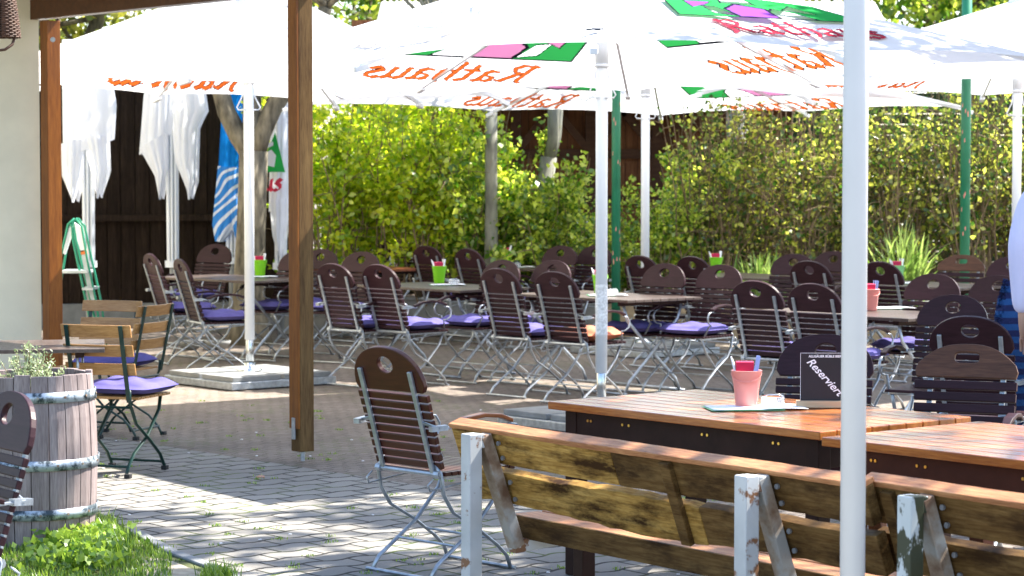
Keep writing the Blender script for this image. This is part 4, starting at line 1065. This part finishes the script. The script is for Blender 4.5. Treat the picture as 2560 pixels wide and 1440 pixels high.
# closed parasols
def closed(label, px, d, flaps, mats, group, zend=.75, core=True):
    """folded parasol: ribs gathered round the pole and hanging, sharply folded cloth panels"""
    c = W(px, 600, d=d); t = thing('closed_parasol', label, 'parasol', (c.x, c.y, 0), 0, group)
    mb = MB(); mb.tube([(0, 0, .02), (0, 0, 2.98)], .035, 14); mb.build('pole', 'galv_light', t, True)
    mb = MB()
    for k in range(8): q = 2 * PI * k / 8; mb.tube([(.05 * math.cos(q), .05 * math.sin(q), zend), (.06 * math.cos(q), .06 * math.sin(q), 2.9)], .014, 6)
    mb.lathe([(.085, zend - .02), (.085, zend + .05)], 14); mb.build('folded_ribs', 'white_metal', t)
    last = None
    for k, (Lp, Rp) in enumerate(flaps):
        def along(P_, f):
            ys = [p[1] for p in P_]; y = ys[0] + (ys[-1] - ys[0]) * f
            for (xa, ya), (xb, yb) in zip(P_[:-1], P_[1:]):
                if ya <= y <= yb + 1e-6: return (xa + (xb - xa) * (y - ya) / max(1e-6, yb - ya), y)
            return P_[-1]
        for back in (False, True):
            mb = MB(); n, m = 24, 18; vs = []
            for j in range(m + 1):
                f = j / m; l, r = along(Lp, f), along(Rp, f)
                for i in range(n + 1):
                    g = i / n; x = l[0] + (r[0] - l[0]) * g; y = l[1] + (r[1] - l[1]) * g
                    w3 = W(x, y, d=d) - c; pleat = .022 * abs(math.sin((g * 3.2 + .35 * k) * PI + f * .6)) ** .6
                    dy = -.07 - .025 * k - .07 * math.sin(PI * g) - pleat
                    vs.append((w3.x, -dy if back else dy, w3.z + CZ - CZ + c.z))
            mb.add(vs, [(j * (n + 1) + i, j * (n + 1) + i + 1, (j + 1) * (n + 1) + i + 1, (j + 1) * (n + 1) + i) for j in range(m) for i in range(n)])
            o = mb.build('cloth_fold', mats[k], t, True)
            if not back: last = o
    return t, last
closed('closed white parasol directly right of the stained pergola post', 222, 25.6,
       [([(158, 100), (160, 300), (162, 400)], [(262, 100), (288, 260), (283, 348)]), ([(208, 340), (226, 400), (247, 494)], [(270, 340), (273, 430), (250, 496)]), ([(158, 360), (161, 440), (187, 504)], [(214, 345), (212, 440), (191, 506)])], ['closed'] * 3, 'closed white parasols')
closed('closed white parasol in the middle of the dark wall', 432, 25.6,
       [([(385, 100), (362, 240), (351, 388)], [(434, 100), (433, 240), (433, 334)]), ([(352, 370), (391, 440), (402, 497)], [(424, 330), (424, 420), (406, 499)]), ([(434, 100), (436, 330), (440, 400), (470, 470), (475, 497)], [(470, 100), (512, 235), (520, 290), (497, 306), (493, 455), (479, 499)])], ['closed'] * 3, 'closed white parasols')
closed('closed blue parasol with blue and white hem left of the tree', 580, 25.8,
       [([(566, 120), (556, 280), (548, 440)], [(596, 120), (606, 300), (606, 440)]), ([(548, 415), (538, 520), (534, 560), (541, 602)], [(606, 420), (610, 500), (602, 560), (562, 604)]), ([(570, 500), (580, 560), (596, 604)], [(612, 490), (614, 540), (604, 606)])], ['blue_cloth', 'bluewhite', 'bluewhite'], 'closed parasols', zend=.78)
t5, c5 = closed('closed white parasol with green emblem right of the tree', 702, 25.0,
       [([(690, 120), (678, 300), (674, 530)], [(712, 120), (724, 300), (724, 505)]), ([(676, 500), (684, 590), (700, 640)], [(724, 495), (722, 560), (708, 642)])], ['closed', 'closed'], 'closed parasols', zend=.75)
# emblem and letters on the last one, wrapped on its front
mb = MB(); o = Vector((.0, -.34, 0)); z = W(690, 390, d=25.7).z
mb.prism([(-.16, -.17), (.1, -.17), (.0, .24)], (-.03, -.24, z), (1, 0, 0), (0, .0, 1), (0, -1, 0), .003); mb.build('emblem_ground', 'green_print', c5)
mb = MB(); mb.prism([(-.1, -.1), (-.02, -.12), (.0, .0), (-.05, .06), (-.1, .03)], (-.02, -.246, z), (1, 0, 0), (0, 0, 1), (0, -1, 0), .003); mb.prism([(-.12, .06), (-.03, .1), (-.03, .14), (-.1, .12)], (-.02, -.246, z), (1, 0, 0), (0, 0, 1), (0, -1, 0), .003); mb.build('emblem_figure', 'canopy', c5)
mb = MB(); nib_text(mb, 'us', Vector((-.05, -.25, W(690, 475, d=25.7).z)), Vector((1, 0, 0)), Vector((0, 0, 1)), Vector((0, -1, 0)), .19, (.09, .08), .002); mb.build('lettering', 'red_print', c5)

# ------------------------------------------------------------ hedge bed: low wall, green posts, shed, fence
t = thing('bed_wall', 'low beige concrete wall retaining the planted bed', 'wall', (0, 0, 0))
w0, w1 = W(700, 835, 0), W(2900, 858, 0); dd = w1 - w0; Lw = dd.length; dd.normalize(); aw = math.atan2(dd.y, dd.x)
for i in range(8):
    c = w0 + dd * (Lw * (i + .5) / 8); mb = MB(); mb.box((c.x, c.y, .19), (Lw / 8 - .01, .12, .38), aw); mb.build('wall_block', 'sandstone' if i > 2 else 'concrete', t, bevel=.006)
mb = MB(); c = w0 + dd * Lw / 2; mb.box((c.x, c.y, .395), (Lw, .15, .028), aw); mb.build('coping', 'concrete', t, bevel=.004)
bedY = c.y
sheet('bed_soil', [(w0.x, w0.y + .06), (w1.x, w1.y + .06), (w1.x + 3, 34), (w0.x - 1, 34)], .34, 'soil')
def gpost(px, d, w_, label):
    c = W(px, 600, d=d); t = thing('steel_post', label, 'post', (c.x, c.y, 0), 0, 'green steel posts')
    mb = MB(); mb.tube([(0, 0, 0), (0, 0, 4.3)], w_ / 2, 20); mb.build('shaft', 'green_post', t, True)
    mb = MB(); rr = random.Random(int(px))
    for i in range(14):
        z = rr.uniform(.8, 2.4); a = rr.uniform(-2.6, -.4); r_ = w_ / 2 + .0008
        mb.add([(r_ * math.cos(a + x), r_ * math.sin(a + x), z + y) for x, y in ((0, 0), (.18, .01), (.14, .05), (-.04, .03))], [(0, 1, 2, 3)])
        mb.build('rust_chip', 'pinkb', t); mb = MB()
    mb = MB(); mb.lathe([(.0, .012), (.12, .012), (.12, 0)], 20); mb.build('foot_plate', 'green_post', t)
gpost(1540, 23.9, .088, 'green steel lamp post just right of the central parasol pole')
gpost(2412, 23.9, .1, 'green steel post at the right in front of the twiggy hedge')

t = thing('shed', 'red-brown open timber shed with diagonal braces behind the hedge', 'shed', (0, 0, 0))
SY = 33.0
def sx(px): return (px - 1280) / F * SY
mb = MB(); x = sx(880)
while x < sx(2200):
    wd = rnd.uniform(.13, .2); mb.box((x + wd / 2, SY + rnd.choice([0, .02]), 1.9), (wd - .01, .025, 3.8)); x += wd
mb.build('board_wall', 'shed_wood', t); MB().box(((sx(880) + sx(2200)) / 2, SY + .08, 1.9), (sx(2200) - sx(880), .05, 3.8)).build('inner_wall', 'shed_beam', t)
for px in (1110, 1290, 1475, 1640, 1800, 1960):
    mb = MB(); mb.box((sx(px), SY - .15, 1.6), (.14, .14, 3.2)); mb.build('post', 'shed_beam', t)
for px in (1290, 1475, 1640, 1800):
    for s in (-1, 1):
        mb = MB(); mb.beam((sx(px), SY - .16, 2.0), (sx(px) + s * .62, SY - .16, 2.75), .1, .1); mb.build('brace', 'shed_beam', t)
for z in (1.35, 1.98, 2.85):
    mb = MB(); mb.box(((sx(880) + sx(2200)) / 2, SY - .07, z), (sx(2200) - sx(880), .07, .13)); mb.build('rail', 'shed_beam', t)
mb = MB(); n = 80; vs = []
for i in range(n * 2 + 1):
    x = sx(930) + (sx(2250) - sx(930)) * i / (n * 2); dz = .03 * (i % 2); vs += [(x, SY - 2.2, 2.66 + dz), (x, SY + 2.5, 4.2 + dz)]
mb.add(vs, [(2 * i, 2 * i + 2, 2 * i + 3, 2 * i + 1) for i in range(n * 2)]); mb.build('roof', 'roof', t, solid=.02)
for i in range(9):
    x = sx(960) + i * .8; mb = MB(); mb.beam((x, SY - 2.1, 2.6), (x, SY, 3.3), .08, .12); mb.build('rafter', 'pine_h', t)

def fence(label, xa, xb, y, z1, group=None):
    t = thing('board_fence', label, 'fence', (0, 0, 0))
    mb = MB(); z = .3
    while z < z1: mb.box(((xa + xb) / 2, y, z + .06), (xb - xa, .03, .11), 0, .12); z += .125
    mb.build('boards', 'fence_green', t)
    x = xa
    while x <= xb + .01:
        mb = MB(); mb.box((x, y + .05, z1 / 2 + .05), (.09, .09, z1 + .1)); mb.build('post', 'fence_green', t); x += (xb - xa) / 4
fence('mossy green slatted fence behind the twiggy hedge at the right', (1990 - 1280) / F * 28.6, (2760 - 1280) / F * 28.6, 28.6, 2.75)
t = thing('garden_screen', 'dark green board panel standing in front of the shed', 'panel', (0, 0, 0))
a0, a1 = (1772 - 1280) / F * 28, (1868 - 1280) / F * 28
mb = MB()
for i in range(11): mb.box(((a0 + a1) / 2, 28, .5 + i * .15), (a1 - a0 + .3, .03, .145))
mb.build('boards', 'fence_green', t); mb = MB(); mb.box((a0 - .0, 27.96, 1.25), (.06, .05, 1.9)); mb.box((a1 + .12, 27.96, 1.25), (.06, .05, 1.9)); mb.build('frame', 'fence_green', t)

# trees
def branch(mb, a, b, r0, r1, n=8, wob=.05, rng=rnd):
    pts = [Vector(a).lerp(Vector(b), i / 6) + Vector((rng.gauss(0, wob), rng.gauss(0, wob), 0)) * (1 if 0 < i < 6 else 0) for i in range(7)]
    mb.tube(pts, [r0 + (r1 - r0) * i / 6 for i in range(7)], n); return pts
def crown_pts(c, rx, rz, n, clumps, rng, sparse=.5, spread=.33):
    C0 = []
    for _ in range(clumps):
        v = rng.normal(size=3); v /= np.linalg.norm(v); C0.append(np.array(c) + v * np.array([rx, rx, rz]) * rng.uniform(.25, 1) ** .6)
    C0 = np.array(C0); k = rng.integers(0, clumps, n); return C0[k] + rng.normal(size=(n, 3)) * np.array([spread, spread, spread * .6]) * rng.uniform(.4, 1.1, (clumps, 1))[k]
def tree(label, foot, forks, r, crown, leaves=9000, mat_='leaf_tree', bark='bark', clumps=60, size=.075, spread=.33, seed=1, group='trees around the terrace'):
    rg = np.random.default_rng(seed); rr = random.Random(seed)
    t = thing('tree', label, 'tree', foot, 0, group); mb = MB()
    (h0, lx, ly) = forks[0]
    mb.tube([(0, 0, -.05), (0, 0, .12), (0, 0, .4), (lx * .5, ly * .5, h0 * .6), (lx, ly, h0)], [r * 1.7, r * 1.35, r * 1.08, r * .95, r * .95], 14)
    tr = mb.build('trunk', bark, t, True); ends = []
    for (x, y, z, r1) in forks[1:]:
        mb = MB(); pts = branch(mb, (lx, ly, h0 - .08), (x, y, z), r * .7, r1, 10, .03, rr); mb.build('limb', bark, tr, True); ends.append((pts[-1], r1))
    c, rx, rz = crown
    P = crown_pts(c, rx, rz, leaves, clumps, rg, spread=spread)
    mb = MB()
    for i in range(46):
        e, r1 = rr.choice(ends); q = P[rr.randrange(len(P))]; branch(mb, e, q, r1 * .5, .008, 5, .12, rr)
    mb.build('twigs', bark, tr, True)
    leafcloud('crown', mat_, P, size, t, elong=1.5, rng=rg); return t
f = W(622, 858, 0)
tree('forked tree trunk standing behind the left folding table', (f.x, f.y, 0), [(1.95, .06, 0), (-.75, .1, 3.3, .07), (.8, 0, 3.4, .07), (.1, .3, 3.9, .07)], .155, ((.4, 1.0, 5.6), 3.2, 1.3), 2600, clumps=40, seed=3)
f = W(1228, 780, d=25.5); tree('pale-barked forked tree rising out of the hedge left of the shed', (f.x, f.y, .3), [(2.1, .0, 0), (-.55, 0, 2.9, .05), (.05, .1, 3.3, .06)], .07, ((.2, .8, 5.6), 2.6, 1.2), 700, bark='bark_pale', clumps=26, seed=4)
f = W(1335, 700, d=26.3); tree('leaning grey tree stem in front of the shed', (f.x, f.y, .3), [(1.6, .16, 0), (.32, 0, 3.2, .07), (.5, .2, 3.4, .05)], .095, ((1.2, 1, 5.6), 2.4, 1.2), 600, bark='bark_pale', clumps=24, seed=5)
f = W(1838, 700, d=30); tree('straight grey tree stem behind the green board panel', (f.x, f.y, .2), [(2.6, 0, 0), (.1, 0, 3.9, .1), (-.3, .1, 3.9, .08)], .13, ((0, .5, 6), 3, 1.4), 700, bark='bark_pale', clumps=20, seed=6)
# background trees that close the view above and behind
for i, (x, y, h, lab) in enumerate(((-6.6, 34, 5.2, 'bushy tree high behind the dark barn at the left'), (-1.6, 43, 5.6, 'bushy tree behind the bright shrubs left of the shed'), (3.2, 42, 6.2, 'tall tree behind the shed roof'), (8, 41, 5.6, 'broad tree above the right parasols'))):
    tree(lab, (x, y, 0), [(2.2, 0, 0), (-.8, 0, 4, .1), (.8, .2, 4, .1), (.1, -.5, 4.4, .1)], .2, ((0, 0, h), 3.6, 2.7), 16000, clumps=120, size=.11, spread=.42, seed=20 + i, mat_='leaf_mid' if i % 2 else 'leaf_tree', group='trees beyond the hedge')
# trees out to the right that dapple the sunlight
for i, (x, y, h, rx, rz_, nl, cl, sz, lab) in enumerate(((4.6, 13.4, 7.0, 2.7, .7, 4300, 90, .12, 'leafy tree right of the terrace shading the grey pavers'), (6.2, 10.6, 6.8, 2.0, .6, 800, 26, .11, 'sparse tree right of the teak tables'), (6.0, 16.6, 6.6, 1.9, .7, 4200, 60, .1, 'small-crowned tree right of the central parasol'))):
    tree(lab, (x + 2.4, y, 0), [(3.2, 0, 0), (-2.2, 0, h - .8, .07), (-.9, .9, h - .4, .07), (-2.6, -1, h - .5, .07)], .17, ((-2.4, 0, h), rx, rz_), nl, clumps=cl, size=sz, spread=.2, seed=30 + i, group='shade trees right of the terrace')

# shrubs: three kinds of stem bundles with leaves
def shrub(kind, seed):
    rg = np.random.default_rng(seed); rr = random.Random(seed); t = thing('shrub', 'x', 'shrub')
    hgt, ns, nl, lm, sz, sp = {'lime': (2.5, 26, 4600, 'leaf_lime', .05, .062), 'mid': (1.9, 20, 3000, 'leaf_mid', .058, .055), 'twiggy': (2.5, 42, 2500, 'leaf_dark', .042, .045)}[kind]
    mb = MB(); P = []
    for i in range(ns):
        a = rr.uniform(0, 2 * PI); l = rr.uniform(.1, .85); h = hgt * rr.uniform(.55, 1.02) * (1.18 if i % 7 == 0 else 1)
        b0 = Vector((rr.gauss(0, .15), rr.gauss(0, .12), 0)); b1 = b0 + Vector((math.cos(a) * l, math.sin(a) * l * .6, h)); pts = branch(mb, b0, b1, .011, .003, 4, .035, rr); sub = [(pts[3], pts[6])]
        for k in range(4 if kind != 'twiggy' else 6):
            s0 = pts[rr.randint(2, 5)]; s1 = s0 + Vector((rr.gauss(0, .28), rr.gauss(0, .2), rr.uniform(-.15, .5))); mb.tube([s0, (s0 + s1) / 2 + Vector((0, 0, .03)), s1], [.005, .004, .002], 4); sub.append((s0, s1))
        per = nl // ns // len(sub) * 2
        for s0, s1 in sub:
            if rr.random() < .38: continue
            for k in range(int(per * .8)): q = s0.lerp(s1, rr.uniform(0, 1.05)); P.append((q.x + rr.gauss(0, sp), q.y + rr.gauss(0, sp), q.z + rr.gauss(0, sp)))
    mb.build('stems', 'twig', t); leafcloud('foliage', lm, P, sz, t, elong=1.5, rng=rg); return t
PS = {k: [Proto(shrub(k, s)) for s in ss] for k, ss in (('lime', (1, 2, 3)), ('mid', (4, 5, 6)), ('twiggy', (7, 8, 9)))}
SH = []
for i, px in enumerate(range(830, 1180, 112)): SH.append((px, 25.7 + .5 * (i % 2), 'lime', 1.0 if px < 1080 else .86))
for i, px in enumerate((860, 1010)): SH.append((px, 27.3, 'lime', 1.12))
for i, px in enumerate((1175, 1270, 1360)): SH.append((px, 25.8 + .4 * (i % 2), 'mid', (.9, .95, .86)[i]))
for i, px in enumerate((1455, 1560, 1660, 1745)): SH.append((px, 25.6 + .4 * (i % 2), 'mid', (.64, .54, .66, .8)[i]))
for i, px in enumerate(range(1800, 2640, 104)): SH.append((px, 25.7 + .55 * (i % 2), 'twiggy', 1.0 if px > 1850 else .86))
nm = {'lime': 'bright yellow-green shrub', 'mid': 'fresh green broad-leaved shrub', 'twiggy': 'twiggy small-leaved hedge shrub'}
gr = {'lime': 'bright shrubs right of the wooden post', 'mid': 'green shrubs before the shed', 'twiggy': 'hedge shrubs at the right'}
cnt = {}
ordn = ['first', 'second', 'third', 'fourth', 'fifth', 'sixth', 'seventh', 'eighth', 'ninth', 'tenth', 'eleventh', 'twelfth', 'thirteenth', 'fourteenth', 'fifteenth', 'sixteenth', 'seventeenth', 'eighteenth', 'nineteenth', 'twentieth']
rows = {}
for px, d, k, s in SH: rows.setdefault((k, d > 27), []).append(px)
for n_, (px, d, k, s) in enumerate(SH):
    rk = sorted(rows[(k, d > 27)]).index(px); front = d <= 27
    c = W(px, 700, d=d)
    lab = '%s, %s from the left in the %s row of the bed' % (nm[k], ordn[rk], 'front' if front else 'back')
    o = PS[k][n_ % 3].place((c.x, c.y, .32), (n_ * 1.7) % 6.28, lab, gr[k]); o.scale = (s, s, s * rnd.uniform(.93, 1.07))
# strap-leaved plants
def strap(label, px, py, d, h, n, spread):
    c = W(px, py, d=d); t = thing('strap_leaved_plant', label, 'plant', (c.x, c.y, .34)); mb = MB(); rr = random.Random(n)
    for i in range(n):
        a = rr.uniform(0, 2 * PI); hh = h * rr.uniform(.6, 1.1); l = spread * rr.uniform(.1, 1) ** 1.0; dr = Vector((math.cos(a), math.sin(a), 0)); s = Vector((math.cos(a + 1.4), math.sin(a + 1.4), 0)) * .014; vs = []
        b = Vector((rr.gauss(0, .1), rr.gauss(0, .06), 0))
        for k in range(6):
            f = k / 5; p_ = b + dr * l * f ** 1.8 + Vector((0, 0, hh * (f - .12 * f ** 4 * l / spread * 2))); w_ = s * (1 - f ** 3); vs += [p_ - w_, p_ + w_]
        mb.add(vs, [(2 * k, 2 * k + 1, 2 * k + 3, 2 * k + 2) for k in range(5)])
    mb.build('leaves', 'blade', t); return t
strap('clump of pale strap leaves left of the near white mast', 1905, 700, 24.9, .62, 120, .4)
strap('tall clump of strap leaves behind the pale green bucket', 2255, 700, 24.9, .9, 170, .55)
strap('small clump of strap leaves low behind the folding tables', 2215, 740, 24.95, .45, 60, .3)
# clutter seen through the shrubs
mb = MB(); c = W(1370, 565, d=29.5); mb.box((c.x, c.y, c.z - .35), (1.1, .6, .8)); tag(mb.build('covered_crate', 'bluep', None, bevel=.03), 'pale blue covered crate glimpsed behind the green shrubs', 'crate')
mb = MB(); c = W(955, 560, d=29.5); mb.box((c.x, c.y, c.z - .3), (1.0, .5, .5)); tag(mb.build('covered_box', 'whitep', None, bevel=.03), 'pale covered box glimpsed through the bright shrubs', 'box')

# shoes / small things under the left table
for i, px in enumerate((475, 545)):
    p = W(px, 872, 0); t = thing('stone_bowl', ('pale stone bowl under the left folding table, nearer the wall', 'pale stone bowl under the left folding table beside the tree')[i], 'bowl', p, 0, 'stone bowls')
    mb = MB(); mb.lathe([(0, 0), (.08, 0), (.12, .05), (.13, .08), (.115, .08), (.1, .04), (0, .03)], 24); mb.build('bowl', 'concrete', t, True)

# ------------------------------------------------------------ person at the right edge
def skinned(name, verts, edges, m, parent, sub=2):
    me = bpy.data.meshes.new(name); me.from_pydata([v[:3] for v in verts], edges, []); o = bpy.data.objects.new(name, me); COL.objects.link(o)
    o.parent = parent; sk = o.modifiers.new('skin', 'SKIN'); sk.use_smooth_shade = True
    for i, v in enumerate(verts):
        me.skin_vertices[0].data[i].radius = (v[3], v[4] if len(v) > 4 else v[3]); me.skin_vertices[0].data[i].use_root = (i == 0)
    q = o.modifiers.new('s', 'SUBSURF'); q.levels = sub; q.render_levels = sub; me.materials.append(M[m]); return o
pc = W(2688, 700, d=12.6); k = 1.15
t = thing('person', 'person in a pale lilac shirt and dark trousers standing cut off at the right edge', 'person', (pc.x, pc.y, 0), R(-20))
def K(*v): return tuple(x * k for x in v)
body = [K(0, 0, .93, .15, .1), K(0, 0, 1.1, .13, .095), K(0, .0, 1.3, .15, .105), K(0, 0, 1.44, .1, .08), K(0, .01, 1.52, .055), K(0, .02, 1.6, .075, .085), K(0, .03, 1.7, .08, .1), K(0, .02, 1.77, .05),
        K(-.1, 0, .85, .095), K(-.105, .01, .48, .06), K(-.11, -.03, .08, .04), K(-.11, .12, .03, .035),
        K(.1, 0, .85, .095), K(.105, .01, .48, .06), K(.11, -.03, .08, .04), K(.11, .12, .03, .035),
        K(-.18, 0, 1.42, .055), K(-.235, -.02, 1.16, .04), K(-.232, .03, .84, .028), K(-.23, .05, .78, .03),
        K(.18, 0, 1.42, .055), K(.24, -.03, 1.14, .04), K(.22, .08, .9, .028), K(.21, .12, .84, .03)]
ed = [(0, 1), (1, 2), (2, 3), (3, 4), (4, 5), (5, 6), (6, 7), (0, 8), (8, 9), (9, 10), (10, 11), (0, 12), (12, 13), (13, 14), (14, 15), (3, 16), (16, 17), (17, 18), (18, 19), (3, 20), (20, 21), (21, 22), (22, 23)]
for s, b_ in ((-1, 19), (1, 23)):
    hx, hy, hz = body[b_][:3]
    for j in range(5):
        o = len(body); dx = (j - 1.5) * .016 * s if j < 4 else -.035 * s; ln = (.07, .078, .074, .06, .045)[j]
        body.append((hx + dx, hy + .02, hz - .04, .009)); body.append((hx + dx, hy + .035, hz - .04 - ln * .6, .0085)); body.append((hx + dx, hy + .03, hz - .04 - ln * 1.1, .007)); ed += [(b_, o), (o, o + 1), (o + 1, o + 2)]
skinned('body', body, ed, 'skin', t)
sh = [K(0, 0, .9, .2, .125), K(0, 0, 1.1, .17, .12), K(0, 0, 1.3, .18, .125), K(0, 0, 1.43, .125, .095), K(-.19, 0, 1.405, .08), K(-.245, -.02, 1.18, .066), K(-.235, .03, .86, .05), K(.19, 0, 1.405, .08), K(.26, -.04, 1.15, .07), K(.23, .06, .93, .052)]
skinned('shirt', sh, [(0, 1), (1, 2), (2, 3), (3, 4), (4, 5), (5, 6), (3, 7), (7, 8), (8, 9)], 'shirt', t)
tr = [K(0, 0, .9, .16, .11), K(-.1, 0, .8, .11), K(-.105, .01, .48, .085), K(-.11, -.02, .1, .07), K(.1, 0, .8, .11), K(.105, .01, .48, .085), K(.11, -.02, .1, .07)]
skinned('trousers', tr, [(0, 1), (1, 2), (2, 3), (0, 4), (4, 5), (5, 6)], 'jeans', t)
mb = MB(); mb.lathe([(.0, .1), (.05, .09), (.085, .05), (.1, 0), (.098, -.06), (.09, -.1)], 20, K(0, .0, 1.71)); mb.build('hair', 'hair', t, True)
fm = MB(); hd_ = Vector(K(0, .125, 1.66)); fm.lathe([(0, .03), (.012, .0), (0, -.012)], 8, hd_); fm.build('nose', 'skin', t, True)
fm = MB()
for s in (-1, 1): fm.lathe([(0, .008), (.009, 0), (0, -.008)], 8, hd_ + Vector((s * .034, -.018, .035)))
fm.build('eyes', 'whitep', t, True)
fm = MB(); fm.tube([hd_ + Vector((-.03, -.02, -.045)), hd_ + Vector((0, -.008, -.047)), hd_ + Vector((.03, -.02, -.045))], .006, 6); fm.build('mouth', 'redp', t, True)
fm = MB()
for s in (-1, 1): fm.lathe([(0, .035), (.018, .01), (.012, -.025), (0, -.03)], 8, Vector(K(s * .088, .02, 1.66)))
fm.build('ears', 'skin', t, True)
# striped bag
bc = W(2545, 895, d=13.1)
t = thing('striped_bag', 'dark blue striped knitted bag hanging at the person in front of the dark chairs', 'bag', bc)
vs = []; fs = []; n = 40; m = 26
for j in range(m + 1):
    v = j / m; z = .42 - .84 * v; rw = .13 * (math.sin(PI * min(1, .12 + v * .8)) ** .6) * (1 + .1 * math.sin(v * 9))
    for i in range(n): a = 2 * PI * i / n; vs.append((rw * math.cos(a) * (1 + .04 * math.sin(5 * a)), rw * .6 * math.sin(a), z))
mb = MB(); mb.add(vs, [(j * n + i, j * n + (i + 1) % n, (j + 1) * n + (i + 1) % n, (j + 1) * n + i) for j in range(m) for i in range(n)] + [tuple(range(m * n, m * n + n))]); mb.build('bag_body', 'stripe', t, True)
mb = MB(); P_ = []
for i in range(900):
    v = rnd.random(); z = .42 - .55 * v; rw = .13 * (math.sin(PI * (.12 + v * .53)) ** .6) + .004; a = rnd.uniform(2.3, 3.9); P_.append((rw * math.cos(a), rw * .6 * math.sin(a), z))
fr = leafcloud('fringe', 'stripe', P_, .016, t, elong=2)
mb = MB(); mb.tube([(-.02, 0, .4), (.02, 0, .6), (.1, 0, .75)], .012, 8); mb.build('strap', 'stripe', t, True)

S.render.resolution_x = 1024; S.render.resolution_y = 576
